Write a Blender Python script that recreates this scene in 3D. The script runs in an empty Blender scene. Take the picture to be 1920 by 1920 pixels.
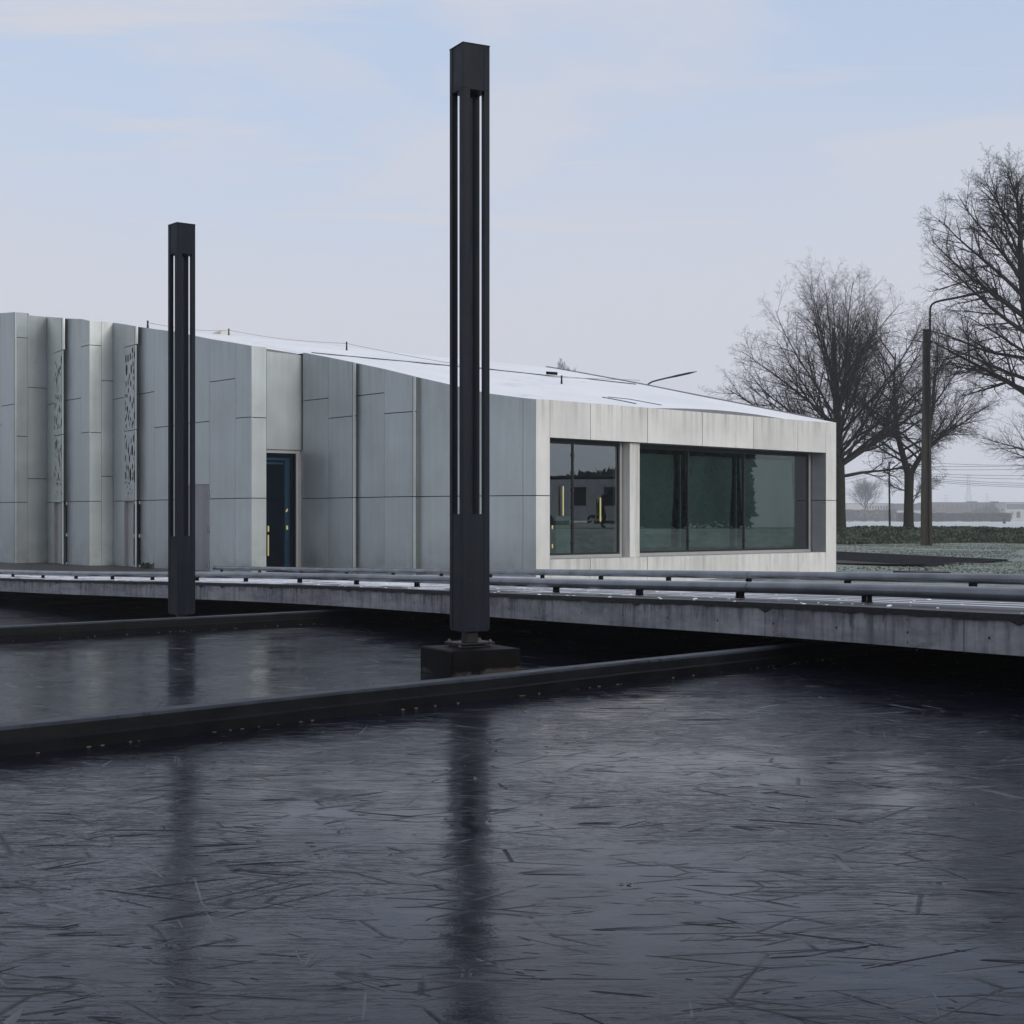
import bpy, bmesh, math, random
import numpy as np
from mathutils import Vector, Matrix
from mathutils.geometry import delaunay_2d_cdt, tessellate_polygon
from mathutils.bvhtree import BVHTree

sc = bpy.context.scene
col = sc.collection
R = math.radians
F, HZ, CX, EYE = 2900.0, 975.0, 960.0, 1.6      # survey of the photograph: focal length in its pixels, horizon row, eye height

# ------------------------------------------------------------------ camera
cam_d = bpy.data.cameras.new('camera')
cam_d.sensor_width = 36.0
cam_d.lens = 36.0 * F / 1920.0
cam_d.shift_y = 15.0 / 1920.0
cam_d.clip_end = 6000.0
cam = bpy.data.objects.new('camera', cam_d)
cam.location = (0, 0, EYE)
cam.rotation_euler = (R(90), 0, 0)
col.objects.link(cam)
sc.camera = cam

# ------------------------------------------------------------------ sky, sun, exposure
SUN_EL, SUN_DIR = 17.0, Vector((0.62, -0.785, 0.0))
world = bpy.data.worlds.new('World')
sc.world = world
world.use_nodes = True
wn, wl = world.node_tree.nodes, world.node_tree.links
wn.clear()
def W(t, **kw):
    n = wn.new(t)
    for k, v in kw.items(): setattr(n, k, v)
    return n
out = W('ShaderNodeOutputWorld'); bg = W('ShaderNodeBackground')
bg.inputs['Strength'].default_value = 0.1
sky = W('ShaderNodeTexSky', sky_type='NISHITA', sun_disc=False)
sky.sun_elevation = R(SUN_EL)
sky.sun_rotation = math.atan2(SUN_DIR.x, SUN_DIR.y)
sky.air_density = 1.0; sky.dust_density = 1.5; sky.ozone_density = 1.2
tc = W('ShaderNodeTexCoord'); sep = W('ShaderNodeSeparateXYZ')
wl.new(tc.outputs['Generated'], sep.inputs[0])
den = W('ShaderNodeMath', operation='ADD'); den.inputs[1].default_value = 0.10
mx0 = W('ShaderNodeMath', operation='MAXIMUM'); mx0.inputs[1].default_value = 0.0
wl.new(sep.outputs['Z'], mx0.inputs[0]); wl.new(mx0.outputs[0], den.inputs[0])
dx = W('ShaderNodeMath', operation='DIVIDE'); dy = W('ShaderNodeMath', operation='DIVIDE')
wl.new(sep.outputs['X'], dx.inputs[0]); wl.new(den.outputs[0], dx.inputs[1])
wl.new(sep.outputs['Y'], dy.inputs[0]); wl.new(den.outputs[0], dy.inputs[1])
cmb = W('ShaderNodeCombineXYZ'); wl.new(dx.outputs[0], cmb.inputs[0]); wl.new(dy.outputs[0], cmb.inputs[1])
cmap = W('ShaderNodeMapping'); cmap.inputs['Location'].default_value = (3.1, 1.7, 0); cmap.inputs['Scale'].default_value = (1.0, 1.0, 1)
cmap.inputs['Rotation'].default_value = (0, 0, R(-14))
wl.new(cmb.outputs[0], cmap.inputs[0])
cn = W('ShaderNodeTexNoise'); cn.inputs['Scale'].default_value = 1.5; cn.inputs['Detail'].default_value = 7; cn.inputs['Roughness'].default_value = 0.52; cn.inputs['Distortion'].default_value = 0.35
wl.new(cmap.outputs[0], cn.inputs['Vector'])
cr = W('ShaderNodeMapRange', interpolation_type='SMOOTHSTEP'); cr.inputs[1].default_value = 0.38; cr.inputs[2].default_value = 0.62; cr.inputs[3].default_value = 0.0; cr.inputs[4].default_value = 0.85
wl.new(cn.outputs['Fac'], cr.inputs[0])
hz = W('ShaderNodeMapRange', interpolation_type='SMOOTHSTEP'); hz.inputs[1].default_value = 0.12; hz.inputs[2].default_value = 0.34; hz.inputs[3].default_value = 1.0; hz.inputs[4].default_value = 0.0
hjit = W('ShaderNodeMath', operation='MULTIPLY_ADD'); hjit.inputs[1].default_value = -0.16; 
cn2 = W('ShaderNodeTexNoise'); cn2.inputs['Scale'].default_value = 0.7; cn2.inputs['Detail'].default_value = 3
wl.new(cmap.outputs[0], cn2.inputs['Vector'])
zj = W('ShaderNodeMath', operation='ADD'); zj.inputs[1].default_value = 0.08
wl.new(sep.outputs['Z'], zj.inputs[0]); wl.new(cn2.outputs['Fac'], hjit.inputs[0]); wl.new(zj.outputs[0], hjit.inputs[2])
wl.new(hjit.outputs[0], hz.inputs[0])
smap = W('ShaderNodeMapping'); smap.inputs['Scale'].default_value = (0.8, 3.2, 1); smap.inputs['Rotation'].default_value = (0, 0, R(24)); wl.new(cmb.outputs[0], smap.inputs[0])
sn_ = W('ShaderNodeTexNoise'); sn_.inputs['Scale'].default_value = 1.3; sn_.inputs['Detail'].default_value = 8; sn_.inputs['Roughness'].default_value = 0.6; sn_.inputs['Distortion'].default_value = 0.6
wl.new(smap.outputs[0], sn_.inputs['Vector'])
sr = W('ShaderNodeMapRange', interpolation_type='SMOOTHSTEP'); sr.inputs[1].default_value = 0.42; sr.inputs[2].default_value = 0.72; sr.inputs[4].default_value = 1.0
wl.new(sn_.outputs['Fac'], sr.inputs[0])
mxs = W('ShaderNodeMath', operation='MAXIMUM'); wl.new(cr.outputs[0], mxs.inputs[0]); wl.new(sr.outputs[0], mxs.inputs[1]); cr = mxs
mxf = W('ShaderNodeMath', operation='MAXIMUM'); wl.new(cr.outputs[0], mxf.inputs[0]); wl.new(hz.outputs[0], mxf.inputs[1])
# the blue between the clouds: the physical sky, veiled by thin high cloud
veil = W('ShaderNodeMixRGB'); veil.inputs['Fac'].default_value = 0.72
veil.inputs['Color2'].default_value = (5.95, 7.2, 9.5, 1)
wl.new(sky.outputs[0], veil.inputs['Color1'])
mixc = W('ShaderNodeMixRGB'); mixc.inputs['Color2'].default_value = (6.35, 6.55, 7.35, 1)
wl.new(mxf.outputs[0], mixc.inputs['Fac']); wl.new(veil.outputs[0], mixc.inputs['Color1'])
hi = W('ShaderNodeMapRange', interpolation_type='SMOOTHSTEP'); hi.inputs[1].default_value = 0.36; hi.inputs[2].default_value = 0.70; hi.inputs[3].default_value = 0.0; hi.inputs[4].default_value = 0.75
wl.new(sep.outputs['Z'], hi.inputs[0])
mixh = W('ShaderNodeMixRGB'); mixh.inputs['Color2'].default_value = (6.0, 6.3, 7.1, 1)
wl.new(hi.outputs[0], mixh.inputs['Fac']); wl.new(mixc.outputs[0], mixh.inputs['Color1'])
wl.new(mixh.outputs[0], bg.inputs['Color']); wl.new(bg.outputs[0], out.inputs['Surface'])

sun_d = bpy.data.lights.new('sun', 'SUN'); sun_d.energy = 1.5; sun_d.angle = R(24.0); sun_d.color = (1.0, 0.95, 0.88)
sun = bpy.data.objects.new('sun', sun_d); col.objects.link(sun)
sv = Vector((SUN_DIR.x * math.cos(R(SUN_EL)), SUN_DIR.y * math.cos(R(SUN_EL)), math.sin(R(SUN_EL))))
sun.rotation_euler = sv.to_track_quat('Z', 'Y').to_euler()
sun.location = (30, -30, 30)

sc.view_settings.view_transform = 'Standard'; sc.view_settings.look = 'None'
sc.view_settings.exposure = 0.0; sc.view_settings.gamma = 1.0; sc.view_settings.use_curve_mapping = False
sc.render.engine = 'CYCLES'
sc.cycles.use_denoising = True
sc.cycles.max_bounces = 8; sc.cycles.transparent_max_bounces = 12; sc.cycles.volume_bounces = 1
sc.cycles.caustics_reflective = False; sc.cycles.caustics_refractive = False
sc.cycles.sample_clamp_indirect = 4.0

# ------------------------------------------------------------------ helpers
def at(px, py, d):
    return Vector(((px - CX) / F * d, d, EYE + (HZ - py) / F * d))
def zat(py, d): return EYE + (HZ - py) / F * d
def xat(px, d): return (px - CX) / F * d

def tag(o, label=None, cat=None, group=None, kind=None):
    if label: o['label'] = label
    if cat: o['category'] = cat
    if group: o['group'] = group
    if kind: o['kind'] = kind
    return o

def thing(name, loc, label, cat, group=None, rz=0.0):
    o = bpy.data.objects.new(name, None); o.empty_display_size = 0.2
    o.location = loc; o.rotation_euler = (0, 0, rz); col.objects.link(o)
    return tag(o, label, cat, group)

class MB:
    def __init__(s): s.v, s.f, s.m, s.uv = [], [], [], []
    def face(s, pts, mi=0, uv=None):
        b = len(s.v); s.v += [tuple(p) for p in pts]; s.f.append(tuple(range(b, b + len(pts)))); s.m.append(mi); s.uv.append(uv)
    def poly(s, verts, faces, mi=0):
        b = len(s.v); s.v += [tuple(p) for p in verts]
        for f in faces: s.f.append(tuple(b + i for i in f)); s.m.append(mi); s.uv.append(None)
    def prism(s, a, bts, mi=0):
        """loft between two equal rings with caps"""
        n = len(a); s.poly(list(a) + list(bts), [tuple(range(n - 1, -1, -1)), tuple(range(n, 2 * n))] + [(i, (i + 1) % n, n + (i + 1) % n, n + i) for i in range(n)], mi)
    def box(s, c, sz, rz=0.0, mi=0, bev=0.0):
        hx, hy, hz_ = sz[0] / 2, sz[1] / 2, sz[2] / 2
        ca, sa = math.cos(rz), math.sin(rz)
        def T(x, y, z): return (c[0] + x * ca - y * sa, c[1] + x * sa + y * ca, c[2] + z)
        if bev <= 0:
            s.prism([T(-hx, -hy, -hz_), T(hx, -hy, -hz_), T(hx, hy, -hz_), T(-hx, hy, -hz_)], [T(-hx, -hy, hz_), T(hx, -hy, hz_), T(hx, hy, hz_), T(-hx, hy, hz_)], mi)
            return
        b = bev
        rings = []
        for (ins, z) in ((b, -hz_), (0, -hz_ + b), (0, hz_ - b), (b, hz_)):
            x, y = hx - ins, hy - ins
            rings.append([T(-x + b, -y, z), T(x - b, -y, z), T(x, -y + b, z), T(x, y - b, z), T(x - b, y, z), T(-x + b, y, z), T(-x, y - b, z), T(-x, -y + b, z)])
        vs = [p for r in rings for p in r]
        fs = [tuple(range(7, -1, -1)), tuple(range(24, 32))]
        for k in range(3):
            for i in range(8): fs.append((k * 8 + i, k * 8 + (i + 1) % 8, k * 8 + 8 + (i + 1) % 8, k * 8 + 8 + i))
        s.poly(vs, fs, mi)
    def tube(s, pts, rad, k=8, mi=0, cap=True):
        pts = [Vector(p) for p in pts]; n = len(pts)
        rads = rad if isinstance(rad, (list, tuple)) else [rad] * n
        vs, fs = [], []
        prev = None
        for i, p in enumerate(pts):
            d = (pts[min(i + 1, n - 1)] - pts[max(i - 1, 0)]).normalized()
            if prev is None:
                ref = Vector((0, 0, 1)) if abs(d.z) < 0.9 else Vector((1, 0, 0))
                u = d.cross(ref).normalized()
            else: u = (prev - d * prev.dot(d)).normalized()
            prev = u; w = d.cross(u)
            for j in range(k):
                a = 2 * math.pi * j / k
                vs.append(p + (u * math.cos(a) + w * math.sin(a)) * rads[i])
        for i in range(n - 1):
            for j in range(k): fs.append((i * k + j, i * k + (j + 1) % k, (i + 1) * k + (j + 1) % k, (i + 1) * k + j))
        if cap: fs += [tuple(range(k - 1, -1, -1)), tuple(range((n - 1) * k, n * k))]
        s.poly(vs, fs, mi)
    def build(s, name, mats, parent=None, smooth=False, world=True, recalc=True):
        me = bpy.data.meshes.new(name)
        me.from_pydata(s.v, [], s.f)
        if not isinstance(mats, (list, tuple)): mats = [mats]
        for m in mats: me.materials.append(m)
        me.polygons.foreach_set('material_index', s.m)
        if any(u is not None for u in s.uv):
            l = me.uv_layers.new(name='UVMap')
            li = 0
            for f, u in zip(s.f, s.uv):
                for k in range(len(f)):
                    l.data[li].uv = u[k] if u is not None else (0, 0)
                    li += 1
        bm = bmesh.new(); bm.from_mesh(me); bmesh.ops.remove_doubles(bm, verts=bm.verts, dist=1e-5) if smooth else None
        bmesh.ops.recalc_face_normals(bm, faces=bm.faces) if recalc and not any(u is not None for u in s.uv) else None
        bm.to_mesh(me); bm.free()
        if smooth: me.polygons.foreach_set('use_smooth', [True] * len(me.polygons))
        me.update()
        o = bpy.data.objects.new(name, me); col.objects.link(o)
        if parent is not None:
            o.parent = parent
            if world:
                M = Matrix.LocRotScale(parent.location, parent.rotation_euler, None) if parent.parent is None else wm(parent)
                o.matrix_parent_inverse = M.inverted()
        return o

def wm(o):
    M = Matrix.LocRotScale(o.location, o.rotation_euler, o.scale)
    if o.parent is not None: M = wm(o.parent) @ o.matrix_parent_inverse @ M
    return M

def copy_tree(o, parent=None):
    c = o.copy(); col.objects.link(c)
    if parent is not None: c.parent = parent
    for ch in [x for x in col.objects if x.parent == o]: copy_tree(ch, c)
    return c

# ---- materials
def newmat(name):
    m = bpy.data.materials.new(name); m.use_nodes = True
    nt = m.node_tree
    return m, nt.nodes, nt.links, nt.nodes['Principled BSDF']
def nz(N, L, vec, scale, detail=4, rough=0.55, dist=0.0, map_scale=None, rot=None):
    n = N.new('ShaderNodeTexNoise'); n.inputs['Scale'].default_value = scale; n.inputs['Detail'].default_value = detail
    n.inputs['Roughness'].default_value = rough; n.inputs['Distortion'].default_value = dist
    if map_scale is not None:
        mp = N.new('ShaderNodeMapping'); mp.inputs['Scale'].default_value = map_scale
        if rot: mp.inputs['Rotation'].default_value = rot
        L.new(vec, mp.inputs[0]); vec = mp.outputs[0]
    L.new(vec, n.inputs['Vector'])
    return n.outputs['Fac']
def rng_(N, L, val, a, b, c=0.0, d=1.0):
    n = N.new('ShaderNodeMapRange'); n.inputs[1].default_value = a; n.inputs[2].default_value = b; n.inputs[3].default_value = c; n.inputs[4].default_value = d
    L.new(val, n.inputs[0]); return n.outputs[0]
def mixc_(N, L, fac, a, b, mode='MIX'):
    n = N.new('ShaderNodeMixRGB'); n.blend_type = mode
    for sk, v in ((0, fac), (1, a), (2, b)):
        if isinstance(v, (int, float)): n.inputs[sk].default_value = v
        elif isinstance(v, tuple): n.inputs[sk].default_value = v + (1,) if len(v) == 3 else v
        else: L.new(v, n.inputs[sk])
    return n.outputs[0]
def mth(N, L, op, a, b=0.0):
    n = N.new('ShaderNodeMath'); n.operation = op
    for sk, v in ((0, a), (1, b)):
        if isinstance(v, (int, float)): n.inputs[sk].default_value = v
        else: L.new(v, n.inputs[sk])
    return n.outputs[0]
def bump(N, L, B, h, strength, dist=0.02, normal=None):
    b = N.new('ShaderNodeBump'); b.inputs['Strength'].default_value = strength; b.inputs['Distance'].default_value = dist
    L.new(h, b.inputs['Height'])
    if normal is not None: L.new(normal, b.inputs['Normal'])
    if B is not None: L.new(b.outputs[0], B.inputs['Normal'])
    return b.outputs[0]
def simple(name, c, rough=0.6, metal=0.0, var=0.15, scale=3.0, bmp=0.0, spec=0.5, stretch=None):
    m, N, L, B = newmat(name)
    t = N.new('ShaderNodeTexCoord').outputs['Object']
    f = nz(N, L, t, scale, 5, 0.6, map_scale=stretch)
    k = rng_(N, L, f, 0.3, 0.7, 1 - var, 1 + var)
    hsv = N.new('ShaderNodeHueSaturation'); hsv.inputs['Color'].default_value = (*c, 1); L.new(k, hsv.inputs['Value'])
    L.new(hsv.outputs[0], B.inputs['Base Color'])
    B.inputs['Roughness'].default_value = rough; B.inputs['Metallic'].default_value = metal; B.inputs['Specular IOR Level'].default_value = spec
    if bmp > 0: bump(N, L, B, f, bmp)
    return m

def cladding_mat(name, base, top_stain, metal, rough):
    m, N, L, B = newmat(name)
    t = N.new('ShaderNodeTexCoord').outputs['Object']
    streak = nz(N, L, t, 1.0, 5, 0.6, map_scale=(7, 7, 0.22))
    fine = nz(N, L, t, 1.0, 3, 0.6, map_scale=(45, 45, 0.7))
    blot = nz(N, L, t, 0.55, 4, 0.6)
    v = mth(N, L, 'MULTIPLY', rng_(N, L, streak, 0.25, 0.75, 0.93, 1.05), rng_(N, L, blot, 0.25, 0.75, 0.82, 1.12))
    isl = N.new('ShaderNodeNewGeometry').outputs['Random Per Island']
    v = mth(N, L, 'MULTIPLY', v, rng_(N, L, isl, 0, 1, 0.90, 1.09))
    v = mth(N, L, 'MULTIPLY', v, rng_(N, L, fine, 0.2, 0.8, 0.965, 1.03))
    h = N.new('ShaderNodeHueSaturation'); h.inputs['Color'].default_value = (*base, 1); L.new(v, h.inputs['Value'])
    c = h.outputs[0]
    uv = N.new('ShaderNodeTexCoord').outputs['UV']
    su = N.new('ShaderNodeSeparateXYZ'); L.new(uv, su.inputs[0])          # u: metres along the facet, v: metres below its top edge
    drip = nz(N, L, t, 1.0, 4, 0.7, map_scale=(5, 5, 0.25))
    lim = rng_(N, L, drip, 0.45, 0.75, 0.0, 1.0)
    near = rng_(N, L, su.outputs['Y'], 0.0, 0.85, 1.0, 0.0)
    st = mth(N, L, 'MULTIPLY', mth(N, L, 'MULTIPLY', lim, near), top_stain)
    c = mixc_(N, L, st, c, (0.16, 0.14, 0.11))
    sp = mth(N, L, 'MULTIPLY', rng_(N, L, nz(N, L, t, 1.0, 5, 0.7, map_scale=(3, 3, 0.35)), 0.56, 0.72), rng_(N, L, nz(N, L, t, 7.0, 5, 0.7), 0.4, 0.65, 0.0, 0.30))
    c = mixc_(N, L, sp, c, (0.20, 0.195, 0.19))
    so = N.new('ShaderNodeSeparateXYZ'); L.new(N.new('ShaderNodeNewGeometry').outputs['Position'], so.inputs[0])
    low = mth(N, L, 'MULTIPLY', rng_(N, L, so.outputs['Z'], 0.2, 1.2, 1.0, 0.0), rng_(N, L, nz(N, L, t, 3.0, 6, 0.7), 0.45, 0.7, 0.0, 0.45 if metal > 0 else 0.12))
    c = mixc_(N, L, low, c, (0.14, 0.13, 0.12))
    L.new(c, B.inputs['Base Color'])
    B.inputs['Metallic'].default_value = metal
    L.new(rng_(N, L, blot, 0.3, 0.7, rough - 0.06, rough + 0.08), B.inputs['Roughness'])
    wav = nz(N, L, t, 0.9, 2, 0.5)
    bump(N, L, B, wav, 0.25, 0.05)
    return m

M = {}
M['metal_panel'] = cladding_mat('satin_metal_cladding', (0.43, 0.47, 0.475), 0.35, 0.62, 0.40)
M['white_panel'] = cladding_mat('pale_cladding', (0.71, 0.705, 0.675), 0.55, 0.0, 0.55)
M['backing'] = simple('dark_backing', (0.012, 0.012, 0.013), 0.9)
M['snow'] = None
m, N, L, B = newmat('roof_snow')
t = N.new('ShaderNodeTexCoord').outputs['Object']
f1 = nz(N, L, t, 0.35, 4); f2 = nz(N, L, t, 6.0, 6, 0.7)
mc = mixc_(N, L, rng_(N, L, f1, 0.35, 0.7), (0.90, 0.91, 0.92), (0.80, 0.815, 0.84))
f3 = nz(N, L, t, 1.0, 6, 0.7, map_scale=(0.8, 0.25, 1), rot=(0, 0, 0.7))
L.new(mixc_(N, L, rng_(N, L, f3, 0.60, 0.74, 0, 0.55), mc, (0.50, 0.52, 0.55)), B.inputs['Base Color'])
B.inputs['Roughness'].default_value = 0.75; B.inputs['Specular IOR Level'].default_value = 0.2
bump(N, L, B, f2, 0.25, 0.03); M['snow'] = m
M['column'] = simple('anthracite_steel', (0.0075, 0.010, 0.0145), 0.50, 0.0, 0.28, 1.2, 0.0, 0.15, (3, 3, 0.4))
M['column_head'] = simple('anthracite_sheet', (0.0065, 0.009, 0.0135), 0.48, 0.0, 0.35, 1.4, 0.0, 0.15, (4, 4, 0.5))
def weathered(name, c, wear, rough):
    m, N, L, B = newmat(name); t = N.new('ShaderNodeTexCoord').outputs['Object']
    a = nz(N, L, t, 1.0, 5, 0.65, map_scale=(14, 14, 0.5)); b = nz(N, L, t, 2.2, 6, 0.7); g = nz(N, L, t, 26, 4, 0.7)
    v = mth(N, L, 'MULTIPLY', rng_(N, L, a, 0.3, 0.7, 0.75, 1.35), rng_(N, L, b, 0.3, 0.7, 0.7, 1.4))
    h = N.new('ShaderNodeHueSaturation'); h.inputs['Color'].default_value = (*c, 1); L.new(v, h.inputs['Value'])
    w = mth(N, L, 'MULTIPLY', rng_(N, L, mth(N, L, 'MULTIPLY', a, b), 0.30, 0.40, 0, 0.5), rng_(N, L, g, 0.45, 0.6))
    L.new(mixc_(N, L, w, h.outputs[0], wear), B.inputs['Base Color'])
    L.new(rng_(N, L, b, 0.3, 0.7, rough - 0.1, rough + 0.12), B.inputs['Roughness']); B.inputs['Specular IOR Level'].default_value = 0.16
    bump(N, L, B, b, 0.15, 0.02); return m
M['column'] = weathered('anthracite_steel', (0.0052, 0.0088, 0.0155), (0.030, 0.033, 0.038), 0.5)
M['column_head'] = weathered('anthracite_sheet', (0.0045, 0.0080, 0.0145), (0.028, 0.031, 0.036), 0.48)
M['dark_steel'] = simple('dark_steel', (0.007, 0.008, 0.011), 0.5, 0.0, 0.3, 6, 0, 0.25)
M['bolt'] = simple('rusty_bolt', (0.14, 0.10, 0.07), 0.6)
M['pipe'] = simple('galvanised_pipe', (0.165, 0.175, 0.195), 0.27, 0.7, 0.35, 2.0, 0.0, 0.5)
M['black_rubber'] = simple('black_bracket', (0.003, 0.003, 0.004), 0.7, 0, 0.2, 3, 0, 0.1)
M['frame'] = simple('aluminium_frame', (0.42, 0.42, 0.41), 0.45, 0.3, 0.06)
M['dark_frame'] = simple('dark_window_frame', (0.012, 0.014, 0.016), 0.5)
M['grey_reveal'] = simple('grey_reveal', (0.30, 0.31, 0.33), 0.45, 0.35, 0.08)
M['yellow'] = simple('yellow_handle', (0.72, 0.66, 0.30), 0.45, 0.0, 0.05)
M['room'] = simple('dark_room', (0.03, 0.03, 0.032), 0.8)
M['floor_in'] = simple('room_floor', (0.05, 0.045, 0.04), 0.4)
M['door_grey'] = simple('grey_door_leaf', (0.24, 0.235, 0.255), 0.5, 0.2, 0.2, 1.0, 0, 0.4, (2, 2, 0.5))
M['pale_green'] = simple('pale_green_panel', (0.45, 0.62, 0.54), 0.5)
m, N, L, B = newmat('green_blind')
t = N.new('ShaderNodeTexCoord').outputs['Object']
fo = nz(N, L, t, 1.0, 3, 0.5, map_scale=(1.2, 1.2, 0.35), rot=(0.0, 0.5, 0.3))
L.new(mixc_(N, L, rng_(N, L, fo, 0.3, 0.7), (0.38, 0.44, 0.42), (0.56, 0.63, 0.59)), B.inputs['Base Color']); B.inputs['Roughness'].default_value = 0.8
bump(N, L, B, fo, 0.6, 0.15); M['blind'] = m

def glass_mat(name, tint, refl, rough=0.0, gcol=(0.86, 0.93, 0.95)):
    m, N, L, B = newmat(name); N.remove(B)
    o = N['Material Output']
    gl = N.new('ShaderNodeBsdfGlossy'); gl.inputs['Roughness'].default_value = rough; gl.inputs['Color'].default_value = (*gcol, 1)
    tr = N.new('ShaderNodeBsdfTransparent'); tr.inputs['Color'].default_value = (*tint, 1)
    lw = N.new('ShaderNodeFresnel'); lw.inputs['IOR'].default_value = 1.5
    k = mth(N, L, 'MINIMUM', mth(N, L, 'ADD', lw.outputs[0], refl), 0.95)
    t = N.new('ShaderNodeTexCoord').outputs['Object']
    nb = nz(N, L, t, 0.9, 2, 0.5)
    bn = bump(N, L, None, nb, 0.02, 0.02)
    L.new(bn, gl.inputs['Normal'])
    mx = N.new('ShaderNodeMixShader'); L.new(k, mx.inputs[0]); L.new(tr.outputs[0], mx.inputs[1]); L.new(gl.outputs[0], mx.inputs[2])
    L.new(mx.outputs[0], o.inputs['Surface'])
    return m
M['glass'] = glass_mat('green_glass', (0.30, 0.40, 0.39), 0.24)
M['glass_blue'] = glass_mat('blue_glass', (0.20, 0.32, 0.44), 0.0, 0.0, (0.30, 0.55, 0.85))

# concrete fascia: u = metres along, v = 0 at the soffit and 1 at the top edge
m, N, L, B = newmat('stained_concrete')
uvn = N.new('ShaderNodeTexCoord').outputs['UV']; su = N.new('ShaderNodeSeparateXYZ'); L.new(uvn, su.inputs[0])
base = nz(N, L, uvn, 1.0, 6, 0.65, map_scale=(1.1, 1.3, 1)); fine = nz(N, L, uvn, 1.0, 5, 0.7, map_scale=(9, 3, 1))
c = mixc_(N, L, rng_(N, L, base, 0.3, 0.72), (0.17, 0.175, 0.19), (0.43, 0.435, 0.45))
c = mixc_(N, L, rng_(N, L, fine, 0.35, 0.75, 0.0, 0.35), c, (0.10, 0.10, 0.11))
zone = rng_(N, L, nz(N, L, uvn, 1.0, 2, 0.5, map_scale=(0.6, 0.01, 1)), 0.38, 0.56)
dr = nz(N, L, uvn, 1.0, 4, 0.75, map_scale=(4.5, 0.22, 1))
reach = mth(N, L, 'ADD', su.outputs['Y'], rng_(N, L, dr, 0.32, 0.68, -0.70, 0.75))
drm = mth(N, L, 'MULTIPLY', rng_(N, L, reach, 0.66, 0.90, 0.0, 0.88), mth(N, L, 'ADD', mth(N, L, 'MULTIPLY', zone, 0.72), 0.28))
sk = nz(N, L, uvn, 1.0, 5, 0.7, map_scale=(16, 0.5, 1))
drm = mth(N, L, 'MULTIPLY', drm, rng_(N, L, sk, 0.36, 0.62, 0.15, 1.0))
sk2 = nz(N, L, uvn, 1.0, 4, 0.6, map_scale=(8, 0.15, 1))
c = mixc_(N, L, mth(N, L, 'MULTIPLY', rng_(N, L, sk2, 0.47, 0.60, 0.0, 0.85), mth(N, L, 'ADD', mth(N, L, 'MULTIPLY', zone, 0.6), 0.15)), c, (0.075, 0.078, 0.088))
c = mixc_(N, L, rng_(N, L, sk2, 0.36, 0.24, 0.0, 0.5), c, (0.42, 0.43, 0.45))
c = mixc_(N, L, drm, c, (0.050, 0.053, 0.062))
lowst = mth(N, L, 'MULTIPLY', rng_(N, L, su.outputs['Y'], 0.0, 0.35, 1.0, 0.0), rng_(N, L, nz(N, L, uvn, 1.0, 5, 0.7, map_scale=(1.6, 1.5, 1)), 0.56, 0.66, 0.0, 0.8))
c = mixc_(N, L, lowst, c, (0.03, 0.03, 0.04))
# formwork joints
fr = mth(N, L, 'FRACT', mth(N, L, 'MULTIPLY', su.outputs['X'], 1 / 2.45))
jl = mth(N, L, 'LESS_THAN', fr, 0.006)
c = mixc_(N, L, mth(N, L, 'MULTIPLY', jl, 0.75), c, (0.05, 0.05, 0.055))
shade = rng_(N, L, mth(N, L, 'FRACT', mth(N, L, 'MULTIPLY', mth(N, L, 'FLOOR', mth(N, L, 'MULTIPLY', su.outputs['X'], 1 / 2.45)), 0.618)), 0, 1, 0.82, 1.08)
hs = N.new('ShaderNodeHueSaturation'); L.new(c, hs.inputs['Color']); L.new(shade, hs.inputs['Value'])
L.new(hs.outputs[0], B.inputs['Base Color']); B.inputs['Roughness'].default_value = 0.75
bump(N, L, B, fine, 0.25, 0.01); M['concrete'] = m
m, N, L, B = newmat('black_tar'); t = N.new('ShaderNodeTexCoord').outputs['Object']
f = nz(N, L, t, 30, 5, 0.7)
L.new(mixc_(N, L, rng_(N, L, f, 0.4, 0.7), (0.003, 0.003, 0.004), (0.014, 0.014, 0.016)), B.inputs['Base Color']); B.inputs['Roughness'].default_value = 0.7
bump(N, L, B, f, 0.8, 0.02); M['tar'] = m
# deck: wet dark boards, snow lying in patches and in the grooves; u along, v across (metres)
m, N, L, B = newmat('snowy_deck')
uvn = N.new('ShaderNodeTexCoord').outputs['UV']; su = N.new('ShaderNodeSeparateXYZ'); L.new(uvn, su.inputs[0])
p1 = nz(N, L, uvn, 1.0, 7, 0.68, map_scale=(0.8, 2.2, 1)); p2 = nz(N, L, uvn, 1.0, 3, 0.6, map_scale=(5, 12, 1))
far = rng_(N, L, su.outputs['X'], 6.0, 19.0, -0.13, 0.07)
ed = rng_(N, L, su.outputs['Y'], 0.0, 0.5, -0.10, 0.0)
pm = mth(N, L, 'ADD', mth(N, L, 'ADD', p1, far), mth(N, L, 'ADD', ed, mth(N, L, 'MULTIPLY', mth(N, L, 'SUBTRACT', p2, 0.5), 0.22)))
sn = rng_(N, L, pm, 0.52, 0.56)
gv = mth(N, L, 'FRACT', mth(N, L, 'MULTIPLY', su.outputs['Y'], 1 / 0.29))
gm = mth(N, L, 'MULTIPLY', mth(N, L, 'LESS_THAN', gv, 0.30), mth(N, L, 'GREATER_THAN', su.outputs['Y'], 0.75))
gm = mth(N, L, 'MULTIPLY', gm, rng_(N, L, nz(N, L, uvn, 1.0, 3, 0.6, map_scale=(0.5, 3.4, 1)), 0.40, 0.46))
sn = mth(N, L, 'MAXIMUM', sn, gm)
wet = mixc_(N, L, rng_(N, L, p2, 0.3, 0.7), (0.030, 0.031, 0.036), (0.07, 0.072, 0.08))
L.new(mixc_(N, L, sn, wet, (0.78, 0.80, 0.84)), B.inputs['Base Color'])
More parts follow.
